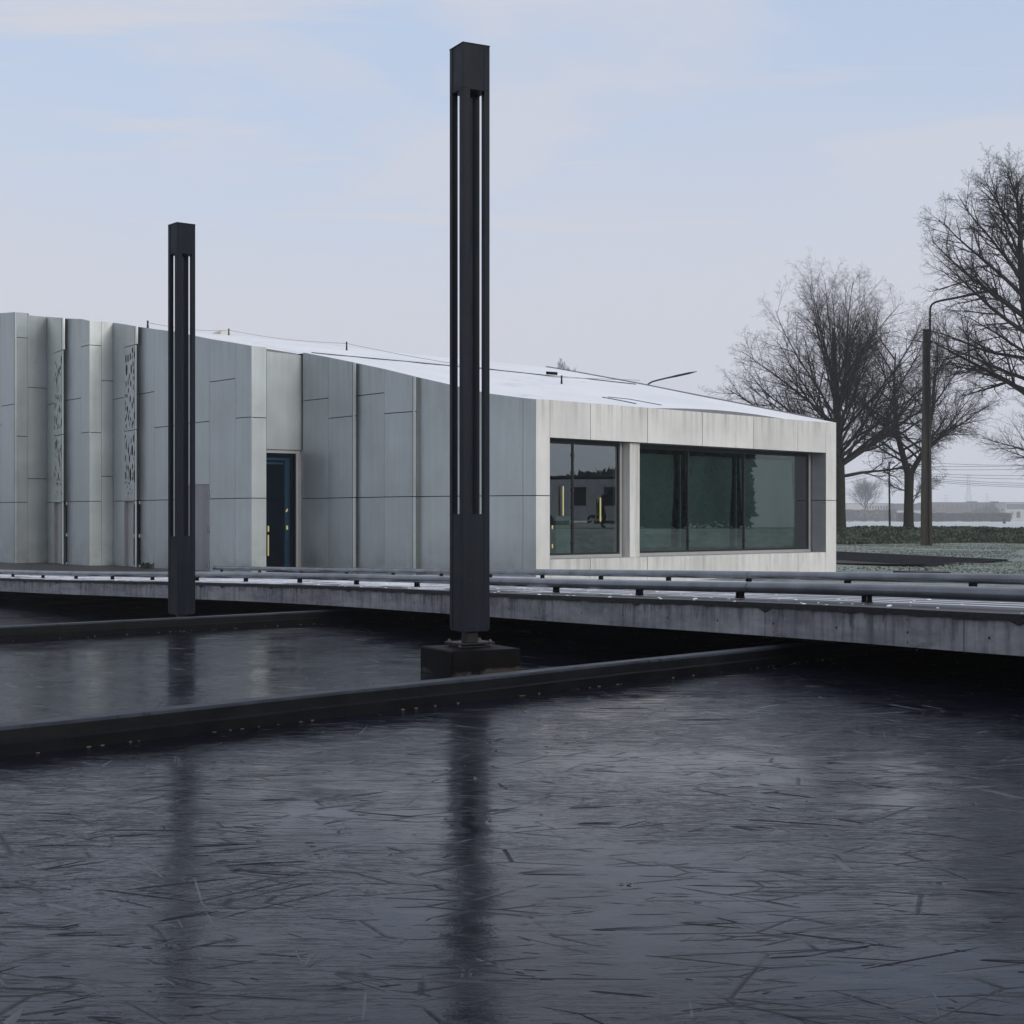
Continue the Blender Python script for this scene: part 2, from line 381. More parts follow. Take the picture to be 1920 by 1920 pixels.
L.new(rng_(N, L, sn, 0, 1, 0.45, 0.85), B.inputs['Roughness'])
bump(N, L, B, sn, 0.5, 0.02); M['deck'] = m
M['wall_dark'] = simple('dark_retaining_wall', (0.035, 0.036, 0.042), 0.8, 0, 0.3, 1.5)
# wet black kerb stone
def kerb_mat(name, a, b, rough):
    m, N, L, B = newmat(name); t = N.new('ShaderNodeTexCoord').outputs['Object']
    f = nz(N, L, t, 1.0, 6, 0.68, map_scale=(2.2, 2.2, 5)); g = nz(N, L, t, 1.0, 6, 0.72, map_scale=(11, 11, 4))
    cc = mixc_(N, L, rng_(N, L, f, 0.35, 0.7), a, b)
    cc = mixc_(N, L, rng_(N, L, g, 0.55, 0.68, 0, 0.85), cc, (0.0012, 0.0012, 0.0018))
    L.new(cc, B.inputs['Base Color']); L.new(rng_(N, L, f, 0.3, 0.7, rough - 0.1, rough + 0.15), B.inputs['Roughness']); B.inputs['Specular IOR Level'].default_value = 0.12
    bump(N, L, B, mth(N, L, 'ADD', f, mth(N, L, 'MULTIPLY', g, 0.4)), 0.5, 0.02)
    return m
M['kerb'] = kerb_mat('wet_black_stone', (0.0012, 0.0015, 0.0024), (0.0075, 0.0082, 0.0095), 0.5)
M['kerb_top'] = kerb_mat('kerb_coping', (0.018, 0.022, 0.031), (0.044, 0.051, 0.066), 0.45)
M['lime'] = simple('lime_deposit', (0.17, 0.14, 0.085), 0.9, 0, 0.6, 8)
M['plinth'] = kerb_mat('plinth_concrete', (0.007, 0.007, 0.008), (0.028, 0.023, 0.020), 0.5)
m, N, L, B = newmat('plinth_stained'); t = N.new('ShaderNodeTexCoord').outputs['Object']
f = nz(N, L, t, 3.2, 7, 0.7); so = N.new('ShaderNodeSeparateXYZ'); L.new(t, so.inputs[0])
zf = mth(N, L, 'MULTIPLY', rng_(N, L, so.outputs['Z'], 0.04, 0.15, 1.0, 0.0), rng_(N, L, nz(N, L, t, 1.1, 2), 0.35, 0.6))
pf = rng_(N, L, mth(N, L, 'MULTIPLY', f, zf), 0.36, 0.46, 0, 1)
L.new(mixc_(N, L, mth(N, L, 'MULTIPLY', pf, 0.8), mixc_(N, L, rng_(N, L, f, 0.4, 0.7), (0.0012, 0.0014, 0.0022), (0.006, 0.0055, 0.0058)), (0.06, 0.05, 0.048)), B.inputs['Base Color'])
B.inputs['Roughness'].default_value = 0.55; B.inputs['Specular IOR Level'].default_value = 0.06; bump(N, L, B, f, 0.4, 0.02); M['plinth'] = m

# ice
def ice_mat(name, tint, rough):
    m, N, L, B = newmat(name)
    t = N.new('ShaderNodeNewGeometry').outputs['Position']
    def mapped(rot, sc_):
        mp = N.new('ShaderNodeMapping'); mp.inputs['Rotation'].default_value = (0, 0, rot); mp.inputs['Scale'].default_value = sc_
        L.new(t, mp.inputs[0]); return mp.outputs[0]
    # plates of very slightly different tilt
    acc = None
    for (rot, s_, amp) in ((0.25, (2.2, 5.0, 1), 0.012), (1.35, (3.0, 8.0, 1), 0.010), (-0.75, (7, 20, 1), 0.016)):
        vo = N.new('ShaderNodeTexVoronoi'); vo.inputs['Scale'].default_value = 1.0; L.new(mapped(rot, s_), vo.inputs['Vector'])
        sb = N.new('ShaderNodeVectorMath'); sb.operation = 'SUBTRACT'; sb.inputs[1].default_value = (0.5, 0.5, 0.5); L.new(vo.outputs['Color'], sb.inputs[0])
        ml = N.new('ShaderNodeVectorMath'); ml.operation = 'MULTIPLY'; ml.inputs[1].default_value = (amp, amp, 0); L.new(sb.outputs[0], ml.inputs[0])
        if acc is None: acc = ml.outputs[0]
        else:
            ad = N.new('ShaderNodeVectorMath'); ad.operation = 'ADD'; L.new(acc, ad.inputs[0]); L.new(ml.outputs[0], ad.inputs[1]); acc = ad.outputs[0]
    ad = N.new('ShaderNodeVectorMath'); ad.operation = 'ADD'; L.new(acc, ad.inputs[0]); ad.inputs[1].default_value = (0, 0, 1)
    no = N.new('ShaderNodeVectorMath'); no.operation = 'NORMALIZE'; L.new(ad.outputs[0], no.inputs[0])
    # crystal scratches in three directions, each in its own zones
    hs = None
    for (rot, sc_, zs, lo, hi, amp) in ((0.12, (5, 62, 1), 0.9, 0.46, 0.60, 1.0), (0.95, (6, 70, 1), 1.1, 0.48, 0.62, 0.9), (-0.70, (7, 75, 1), 1.0, 0.48, 0.62, 0.9), (0.4, (26, 110, 1), 0.7, 0.44, 0.6, 0.8)):
        zn = rng_(N, L, nz(N, L, mapped(rot * 3 + 1, (1, 1, 1)), zs, 3, 0.6), lo, hi)
        a = mth(N, L, 'MULTIPLY', mth(N, L, 'MULTIPLY', rng_(N, L, nz(N, L, mapped(rot, sc_), 1.0, 3, 0.6, 0.4), 0.54, 0.66), zn), amp)
        hs = a if hs is None else mth(N, L, 'ADD', hs, a)
    # broken fracture lines between plates
    cr = None
    for (rot, s_, w, zs) in ((0.5, (0.9, 2.4, 1), 0.012, 1.3), (-0.35, (1.6, 4.2, 1), 0.022, 1.7), (1.2, (2.4, 6.5, 1), 0.03, 1.5)):
        wob = N.new('ShaderNodeVectorMath'); wob.operation = 'ADD'; L.new(mapped(rot, s_), wob.inputs[0])
        ve = N.new('ShaderNodeTexVoronoi'); ve.feature = 'DISTANCE_TO_EDGE'; ve.inputs['Scale'].default_value = 1.0; L.new(wob.outputs[0], ve.inputs['Vector'])
        br = rng_(N, L, nz(N, L, t, zs * 1.6, 4, 0.6), 0.50, 0.58)
        l_ = mth(N, L, 'MULTIPLY', rng_(N, L, ve.outputs['Distance'], 0.0, w, 1.0, 0.0), br)
        cr = l_ if cr is None else mth(N, L, 'MAXIMUM', cr, l_)
    grain = nz(N, L, t, 55.0, 3, 0.7)
    hgt = mth(N, L, 'ADD', hs, mth(N, L, 'ADD', mth(N, L, 'MULTIPLY', grain, 0.4), mth(N, L, 'MULTIPLY', cr, -1.6)))
    bump(N, L, B, hgt, 0.18, 0.004, no.outputs[0])
    dk = nz(N, L, t, 0.5, 5, 0.6)
    base = mixc_(N, L, rng_(N, L, dk, 0.35, 0.65), tint, tuple(x * 1.6 for x in tint))
    L.new(mixc_(N, L, mth(N, L, 'MULTIPLY', cr, 0.6), base, (0.004, 0.004, 0.006)), B.inputs['Base Color'])
    rr = rng_(N, L, nz(N, L, t, 1.2, 4, 0.6), 0.3, 0.7, rough - 0.05, rough + 0.06)
    L.new(mth(N, L, 'ADD', rr, mth(N, L, 'MULTIPLY', cr, 0.2)), B.inputs['Roughness'])
    L.new(rng_(N, L, cr, 0, 1, 0.245, 0.09), B.inputs['Specular IOR Level'])
    B.inputs['IOR'].default_value = 1.31; B.inputs['Specular Tint'].default_value = (0.84, 0.88, 1.0, 1)
    return m
M['ice'] = ice_mat('black_ice', (0.0050, 0.0058, 0.0108), 0.105)
M['needle'] = simple('ice_crystal', (0.008, 0.0078, 0.013), 0.24, 0, 0.3, 3.0, 0, 0.28)

# frosted grass and soil
def grass_mat(name, green, frost, lo, hi, scale, brown=0.0):
    m, N, L, B = newmat(name); t = N.new('ShaderNodeNewGeometry').outputs['Position']
    f = nz(N, L, t, scale, 7, 0.7); g = nz(N, L, t, 0.12, 4, 0.6); h = nz(N, L, t, 14, 4, 0.7, map_scale=(1, 0.35, 1))
    s = mth(N, L, 'ADD', mth(N, L, 'MULTIPLY', f, 0.5), mth(N, L, 'ADD', mth(N, L, 'MULTIPLY', g, 0.35), mth(N, L, 'MULTIPLY', h, 0.25)))
    c = mixc_(N, L, rng_(N, L, s, lo, hi), green, frost)
    if brown > 0: c = mixc_(N, L, rng_(N, L, nz(N, L, t, 0.7, 6, 0.7), 0.55, 0.68, 0, brown), c, (0.07, 0.05, 0.042))
    L.new(c, B.inputs['Base Color']); B.inputs['Roughness'].default_value = 0.9; B.inputs['Specular IOR Level'].default_value = 0.1
    bump(N, L, B, mth(N, L, 'ADD', f, h), 0.9, 0.08)
    return m
M['lawn'] = grass_mat('frosted_lawn', (0.125, 0.150, 0.110), (0.38, 0.42, 0.39), 0.40, 0.62, 2.2, 0.3)
M['field'] = grass_mat('frosted_field', (0.40, 0.43, 0.41), (0.66, 0.70, 0.70), 0.38, 0.62, 0.5)
M['bank'] = grass_mat('bank_grass', (0.022, 0.032, 0.014), (0.17, 0.20, 0.16), 0.50, 0.70, 2.6, 0.9)
M['soil'] = grass_mat('frozen_soil', (0.05, 0.045, 0.04), (0.16, 0.16, 0.155), 0.5, 0.7, 3.0)
M['mud'] = simple('brown_mud', (0.045, 0.036, 0.026), 0.85, 0, 0.4, 1.5)
M['terrace'] = simple('wet_paving', (0.028, 0.025, 0.026), 0.6, 0, 0.4, 1.2)
M['paving'] = simple('grey_paving', (0.16, 0.16, 0.165), 0.7, 0, 0.2, 2)
M['asphalt'] = simple('asphalt', (0.05, 0.05, 0.053), 0.8, 0, 0.2, 3)
M['blade'] = simple('frosty_blade', (0.10, 0.125, 0.085), 0.9, 0, 0.6, 0.8)
M['blade_dark'] = simple('dark_blade', (0.022, 0.032, 0.014), 0.9, 0, 0.6, 0.8)
M['bark'] = simple('bark', (0.018, 0.017, 0.015), 0.9, 0, 0.4, 2.5, 0.6, 0.2, (4, 4, 1))
M['bark_moss'] = simple('mossy_bark', (0.022, 0.021, 0.012), 0.9, 0, 0.5, 1.6, 0.7, 0.2, (4, 4, 1))
M['twig'] = simple('twig', (0.026, 0.023, 0.023), 0.85, 0, 0.25, 0.6, 0, 0.2)
M['twig_frost'] = simple('frosty_twig', (0.12, 0.11, 0.105), 0.85, 0, 0.25, 0.6, 0, 0.2)
m, N, L, B = newmat('mossy_concrete_pole'); t = N.new('ShaderNodeTexCoord').outputs['Object']
so = N.new('ShaderNodeSeparateXYZ'); L.new(t, so.inputs[0])
f = nz(N, L, t, 1.0, 6, 0.7, map_scale=(8, 8, 1.2)); g = nz(N, L, t, 12, 5, 0.7)
mm = mth(N, L, 'MULTIPLY', rng_(N, L, f, 0.42, 0.6), rng_(N, L, so.outputs['Z'], 0, 11, 1.0, 0.25))
c = mixc_(N, L, rng_(N, L, g, 0.3, 0.7), (0.016, 0.016, 0.018), (0.042, 0.040, 0.038))
L.new(mixc_(N, L, mm, c, (0.052, 0.040, 0.012)), B.inputs['Base Color']); B.inputs['Roughness'].default_value = 0.9; bump(N, L, B, g, 0.5, 0.02); M['pole'] = m
M['wire'] = simple('wire', (0.03, 0.03, 0.033), 0.6)
M['hall_grey'] = simple('grey_hall_cladding', (0.11, 0.12, 0.135), 0.7, 0, 0.12, 0.2)
M['hall_dark'] = simple('dark_hall_cladding', (0.06, 0.07, 0.08), 0.7, 0, 0.1, 0.2)
M['hall_pale'] = simple('pale_hall_wall', (0.40, 0.39, 0.38), 0.7, 0, 0.1, 0.2)
M['hall_window'] = simple('hall_window', (0.025, 0.03, 0.035), 0.3)
M['red_tile'] = simple('red_roof_tile', (0.125, 0.092, 0.085), 0.8, 0, 0.2, 1)
M['hedge'] = simple('dark_hedge_leaf', (0.022, 0.034, 0.022), 0.85, 0, 0.5, 0.8)
M['pale_reflector'] = simple('pale_reflector', (0.72, 0.74, 0.70), 0.9, 0, 0.06, 0.5)
M['brick'] = simple('dark_brick', (0.10, 0.05, 0.04), 0.85, 0, 0.25, 3)
M['van_white'] = simple('white_van_paint', (0.62, 0.63, 0.64), 0.35)
M['tyre'] = simple('tyre', (0.01, 0.01, 0.01), 0.8)
M['cloth'] = simple('dark_running_clothes', (0.012, 0.013, 0.016), 0.9)
M['skin'] = simple('skin', (0.45, 0.27, 0.20), 0.6)
M['conifer'] = simple('conifer_green', (0.016, 0.030, 0.018), 0.85, 0, 0.5, 1.2)
M['leaf'] = simple('dead_leaf', (0.10, 0.055, 0.03), 0.8, 0, 0.4, 20)
M['flashing'] = simple('roof_flashing', (0.20, 0.20, 0.21), 0.5, 0.2)
M['roof_dark'] = simple('roof_seam', (0.05, 0.055, 0.065), 0.7)
M['hatch'] = simple('rooflight_kerb', (0.55, 0.52, 0.47), 0.6)
M['hatch_orange'] = simple('orange_strip', (0.45, 0.24, 0.10), 0.6)

# ------------------------------------------------------------------ the ground, water and terrain
def sheet(name, pts, z, mat, kind='structure', zf=None):
    mb = MB()
    tri = tessellate_polygon([[Vector((p[0], p[1], 0)) for p in pts]])
    mb.poly([(p[0], p[1], zf(p[0], p[1]) if zf else z) for p in pts], [tuple(t) for t in tri])
    o = mb.build(name, mat)
    for poly in o.data.polygons:
        if poly.normal.z < 0: poly.flip()
    return tag(o, kind=kind)

def sl(a, b, t): return tuple(a[i] + (b[i] - a[i]) * t for i in range(len(a)))
# bridge edge: X, depth, top z
EDGE = [(5.3, 6.6, 1.08), (4.45, 8.5, 1.02), (3.49, 10.5, 0.95), (2.31, 12.95, 0.90), (0.57, 16.6, 0.78), (-0.80, 19.3, 0.71), (-3.11, 23.1, 0.63), (-5.72, 26.6, 0.53), (-11.2, 33.8, 0.31), (-17.0, 41.5, 0.22)]
BACKP = [(8.3, 6.2, 1.22), (6.6, 10.6, 1.13), (4.93, 14.9, 1.03), (0.876, 25.4, 0.74), (-2.2, 32.0, 0.54), (-7.7, 40.0, 0.36)]
def resample(poly, n):
    P = [Vector(p) for p in poly]; d = [0]
    for a, b in zip(P, P[1:]): d.append(d[-1] + (b - a).length)
    out = []
    for i in range(n):
        s = d[-1] * i / (n - 1); k = max(j for j in range(len(d)) if d[j] <= s + 1e-9); k = min(k, len(P) - 2)
        out.append(P[k].lerp(P[k + 1], (s - d[k]) / max(1e-9, d[k + 1] - d[k])))
    return out
def smooth_poly(poly, it=2):
    P = [Vector(p) for p in poly]
    for _ in range(it):
        Q = [P[0]]
        for a, b in zip(P, P[1:]): Q += [a.lerp(b, 0.25), a.lerp(b, 0.75)]
        Q.append(P[-1]); P = Q
    return P
EDGE_S = smooth_poly(EDGE, 2); BACK_S = smooth_poly(BACKP, 2)
def offset(poly, o, dz=0.0):
    out = []
    n = len(poly)
    for i, p in enumerate(poly):
        t = (poly[min(i + 1, n - 1)] - poly[max(i - 1, 0)]); t.z = 0; t.normalize()
        out.append(p + Vector((t.y, -t.x, 0)) * o + Vector((0, 0, dz)))
    return out
BACK_E = offset(BACK_S, 0.55, -0.10)

KN = 0.765; ZN = EYE * (1 - KN)           # the front pool lies higher than the ones behind it
C1A, C1B = Vector((-14.5 * KN, -1.03 * KN, 0)), Vector((5.3, 16.2, 0))           # front foot of the near kerb
C2A, C2B = Vector((-26.0, 0.25, 0)), Vector((2.6, 27.17, 0))            # front foot of the far kerb
# ice sheets
near_end = C1B + (C1B - C1A).normalized() * 0.4
cut = [(p.x, p.y) for p in BACK_E if p.y < near_end.y - 0.3]
sheet('pond_ice', [(C1A.x, C1A.y), (near_end.x, near_end.y)] + cut[::-1] + [(13, -8), (C1A.x, -8)], ZN, M['ice'])
sheet('pond_ice', [(-11.0, -1.2), (6.2, 16.6), (7.6, 21.9), (4.0, 28.5), (-26.0, 0.25), (-26, -8), (-11, -8)], 0.12, M['ice'])
sheet('pond_ice', [(-26.1, 0.2), (4.0, 28.6), (-4, 46), (-30, 58), (-60, 58), (-60, 0.2)], -0.25, M['ice'])
# the big sheet to the horizon
sheet('ground', [(-1900, -190), (1900, -190), (1900, 2900), (-1900, 2900)], -0.6, M['soil'])
# lawn behind the bridge, with the sunken basin cut out of it
def lawn_mesh():
    back = [(p.x, p.y) for p in BACK_E]
    outer = back + [(-12, 44), (-30, 60), (-70, 60), (-70, 99.5), (120, 99.5), (120, 3), (30, 3)]
    hole = [(10.9, 51.8), (13.36, 50.0), (18.1, 56.5), (17.2, 59.6), (14.9, 71.0), (7, 82), (4, 72)]
    pts = [Vector(p) for p in outer + hole]; no = len(outer)
    edges = [(i, (i + 1) % no) for i in range(no)] + [(no + i, no + (i + 1) % len(hole)) for i in range(len(hole))]
    # extra inner points give the sheet a little life
    rg = random.Random(4)
    for i in range(1500):
        pts.append(Vector((rg.uniform(-30, 60), rg.uniform(22, 99))))
    v, e, f, *_ = delaunay_2d_cdt(pts, edges, [], 1, 1e-4)
    def inside(p, poly):
        c = False; j = len(poly) - 1
        for i in range(len(poly)):
            if (poly[i][1] > p.y) != (poly[j][1] > p.y) and p.x < (poly[j][0] - poly[i][0]) * (p.y - poly[i][1]) / (poly[j][1] - poly[i][1]) + poly[i][0]: c = not c
            j = i
        return c
    fs = []
    for t in f:
        c = sum((v[i] for i in t), Vector((0, 0))) / len(t)
        if inside(c, outer) and not inside(c, hole): fs.append(tuple(t))
    edge_pts = set(tuple(round(c, 3) for c in p) for p in outer + hole)
    vs = []
    for p in v:
        z = 0.10 + 0.05 * math.sin(p.x * 0.35 + 1) * math.sin(p.y * 0.31) + 0.03 * math.sin(p.x * 1.1 + p.y * 0.8)
        vs.append((p.x, p.y, z))
    mb = MB(); mb.poly(vs, fs); o = mb.build('lawn', M['lawn'], smooth=True)
    for poly in o.data.polygons:
        if poly.normal.z < 0: poly.flip()
    tag(o, kind='structure')
    w = MB()
    for i in range(len(hole)):
        a, b = hole[i], hole[(i + 1) % len(hole)]
        w.face([(a[0], a[1], -0.5), (b[0], b[1], -0.5), (b[0], b[1], 0.16), (a[0], a[1], 0.16)])
        d = (Vector(b) - Vector(a)).normalized(); nn = Vector((d.y, -d.x)) * 0.16
        w.face([(a[0], a[1], 0.16), (b[0], b[1], 0.16), (b[0] + nn.x, b[1] + nn.y, 0.165), (a[0] + nn.x, a[1] + nn.y, 0.165)])
    bo = w.build('basin_wall', M['wall_dark']); tag(bo, 'dark concrete wall edging the sunken basin in the frosted lawn', 'basin wall')
    sheet('basin_floor', hole, -0.22, M['mud'])
lawn_mesh()
# bank with rough grass, then field
def bank_mesh():
    rg = random.Random(8)
    nx, ny = 260, 26
    vs, fs = [], []
    for j in range(ny):
        t = j / (ny - 1); y = 95 + 17 * t
        for i in range(nx):
            x = -40 + 130 * i / (nx - 1)
            prof = 0.06 + 0.86 * max(0.0, min(1.0, (t - 0.34) / 0.30)) ** 0.8
            if t > 0.68: prof = 0.92 - 0.10 * (t - 0.68) / 0.32
            z = prof + (0.10 * math.sin(x * 0.7 + 3 * math.sin(y * 0.9)) * math.sin(y * 1.3 + x * 0.3) + rg.uniform(-0.06, 0.06)) * (1.0 if 0.1 < t < 0.8 else 0.35)
            if j == 0: z = 0.02
            vs.append((x, y, z))
    for j in range(ny - 1):
        for i in range(nx - 1): fs.append((j * nx + i, j * nx + i + 1, (j + 1) * nx + i + 1, (j + 1) * nx + i))
    mb = MB(); mb.poly(vs, fs); return tag(mb.build('grass_bank', M['bank'], smooth=True), kind='structure')
bank = bank_mesh()
sheet('field', [(-800, 111.5), (1000, 111.5), (1800, 2800), (-1700, 2800)], 0.80, M['field'])
# tufts on the bank and along the lawn edge
def tufts(name, n, mats, fn, seed, hmin, hmax):
    rg = random.Random(seed); mb = MB()
    for i in range(n):
        x, y, z = fn(rg)
        mi = 0 if rg.random() < 0.45 else 1
        for k in range(5):
            a = rg.uniform(0, 6.28); h = rg.uniform(hmin, hmax); l = rg.uniform(0.3, 1.0) * h; w = 0.02 + 0.02 * rg.random()
            ex, ey = x + math.cos(a) * l, y + math.sin(a) * l
            px, py = -math.sin(a) * w, math.cos(a) * w
            mb.face([(x - px, y - py, z), (x + px, y + py, z), ((x + ex) / 2 + px, (y + ey) / 2 + py, z + h), (ex, ey, z + h * 0.75)], mi)
    return tag(mb.build(name, mats), kind='stuff')
bvh_bank = BVHTree.FromObject(bank, bpy.context.evaluated_depsgraph_get())
def on_bank(rg):
    while True:
        x, y = rg.uniform(10, 62), 95.5 + 13 * rg.random() ** 0.8
        if x / y > 0.42: continue
        h = bvh_bank.ray_cast(Vector((x, y, 5)), Vector((0, 0, -1)))
        if h[0] is not None: return x, y, h[0].z - 0.01
tufts('bank_grass', 9000, [M['blade'], M['blade_dark']], on_bank, 3, 0.08, 0.26)
def on_lawn(rg):
    while True:
        y = 42 + 54 * rg.random(); x = y * rg.uniform(0.195, 0.345)
        if 49 < y < 84 and x < 18.6 and x > 10 - 0.1 * (y - 50):
            t_ = (y - 56.5) / (71 - 56.5)
            if (y >= 56.5 and x < 18.1 - 3.2 * t_) or (y < 56.5 and x < 13.36 + (y - 50) * 0.73): continue
        z = 0.10 + 0.05 * math.sin(x * 0.35 + 1) * math.sin(y * 0.31) + 0.03 * math.sin(x * 1.1 + y * 0.8)
        return x, y, z - 0.01
M['blade_white'] = simple('white_frost_blade', (0.26, 0.30, 0.26), 0.9, 0, 0.35, 0.8)
tufts('lawn_grass', 7000, [M['blade_white'], M['blade_white']], on_lawn, 17, 0.02, 0.06)
# terrace beside the building, near paving behind the camera
sheet('terrace', [(-40, 60), (-26, 46), (-17, 41.7), (-11.25, 34.0), (-7.9, 39.6), (-1.6, 31.6), (0.9, 33.3), (-4, 42), (-17, 54), (-26, 62)], 0.262, M['terrace'])
sheet('pavement', [(-30, -9), (4.5, -9), (4.5, 1.8), (-8.2, 1.8), (-12, -2.0)], 0.46, M['paving'])
# a raised road off to the right: only its reflection shows, in the window glass
mb = MB()
for (x0, z0, x1, z1, mi) in ((21, 0.08, 24.5, 1.2, 0), (24.5, 1.2, 26.2, 1.25, 0), (26.2, 1.25, 33.5, 1.25, 1), (33.5, 1.25, 60, 1.2, 0), (60, 1.2, 170, 1.2, 0)):
    for k in range(4):
        ya, yb = 14 + 13 * k, 27 + 13 * k
        mb.face([(x0, ya, z0), (x1, ya, z1), (x1, yb, z1), (x0, yb, z0)], mi)
tag(mb.build('road_embankment', [M['lawn'], M['asphalt']]), kind='structure')

# ------------------------------------------------------------------ pool kerbs
def kerb(name, A, B_, zw, h, w, label, z_bottom):
    rg = random.Random(int(h * 1000)); d = (B_ - A); Lh = d.length; d.normalize(); nrm = Vector((-d.y, d.x, 0))
    n = 60
    t = thing(name, A + Vector((0, 0, zw)), label, 'pool kerb')
    body, cope, lime = MB(), MB(), MB()
    pr = []
    for i in range(n + 1):
        p = A + d * (Lh * i / n)
        wob = 0.012 * math.sin(i * 0.9) + rg.uniform(-0.008, 0.008)
        pr.append((p, wob))
    for i in range(n):
        (a, wa), (b, wb) = pr[i], pr[i + 1]
        def P(p, off, z): return (p.x + nrm.x * off, p.y + nrm.y * off, z)
        zt = zw + h
        mid = zw + h * 0.42
        body.face([P(a, wa, z_bottom), P(b, wb, z_bottom), P(b, wb, mid), P(a, wa, mid)])
        body.face([P(a, wa, mid), P(b, wb, mid), P(b, wb + 0.012, mid + 0.012), P(a, wa + 0.012, mid + 0.012)])
        body.face([P(a, wa + 0.012, mid + 0.012), P(b, wb + 0.012, mid + 0.012), P(b, wb + 0.022, zt - 0.018), P(a, wa + 0.022, zt - 0.018)])
        cope.face([P(a, wa + 0.022, zt - 0.018), P(b, wb + 0.022, zt - 0.018), P(b, wb + 0.025, zt - 0.006), P(a, wa + 0.025, zt - 0.006)])
        cope.face([P(a, wa + 0.025, zt - 0.006), P(b, wb + 0.025, zt - 0.006), P(b, wb + 0.032, zt), P(a, wa + 0.032, zt)])
        cope.face([P(a, wa + 0.032, zt), P(b, wb + 0.032, zt), P(b, w - 0.02, zt), P(a, w - 0.02, zt)])
        cope.face([P(a, w - 0.02, zt), P(b, w - 0.02, zt), P(b, w, zt - 0.02), P(a, w, zt - 0.02)])
        body.face([P(a, w, zt - 0.02), P(b, w, zt - 0.02), P(b, w, z_bottom), P(a, w, z_bottom)])
    # pale crust where the ice meets the stone
    for i in range(900):
        if rg.random() < 0.70: continue
        s = Lh * (i + rg.random()) / 900; p = A + d * s; l = rg.uniform(0.006, 0.030); hh = rg.uniform(0.001, 0.005)
        if rg.random() < 0.5 + 0.3 * math.sin(s * 1.7): lime.box((p.x - nrm.x * 0.006, p.y - nrm.y * 0.006, zw + hh / 2 + 0.001), (l, 0.012, hh), math.atan2(d.y, d.x))
    bo = body.build('body', M['kerb'], t); co = cope.build('coping', M['kerb_top'], t)
    lime.build('lime_crust', M['lime'], t)
    return t
kerb('pool_kerb', C1A, C1B, ZN, 0.20 * KN, 0.235 * KN, 'near wet black stone kerb crossing the frozen pool in front of the plinth', -0.3)
kerb('pool_kerb', C2A, C2B, 0.12, 0.175, 0.235, 'farther low black stone kerb at the foot of the smaller column', -0.5)

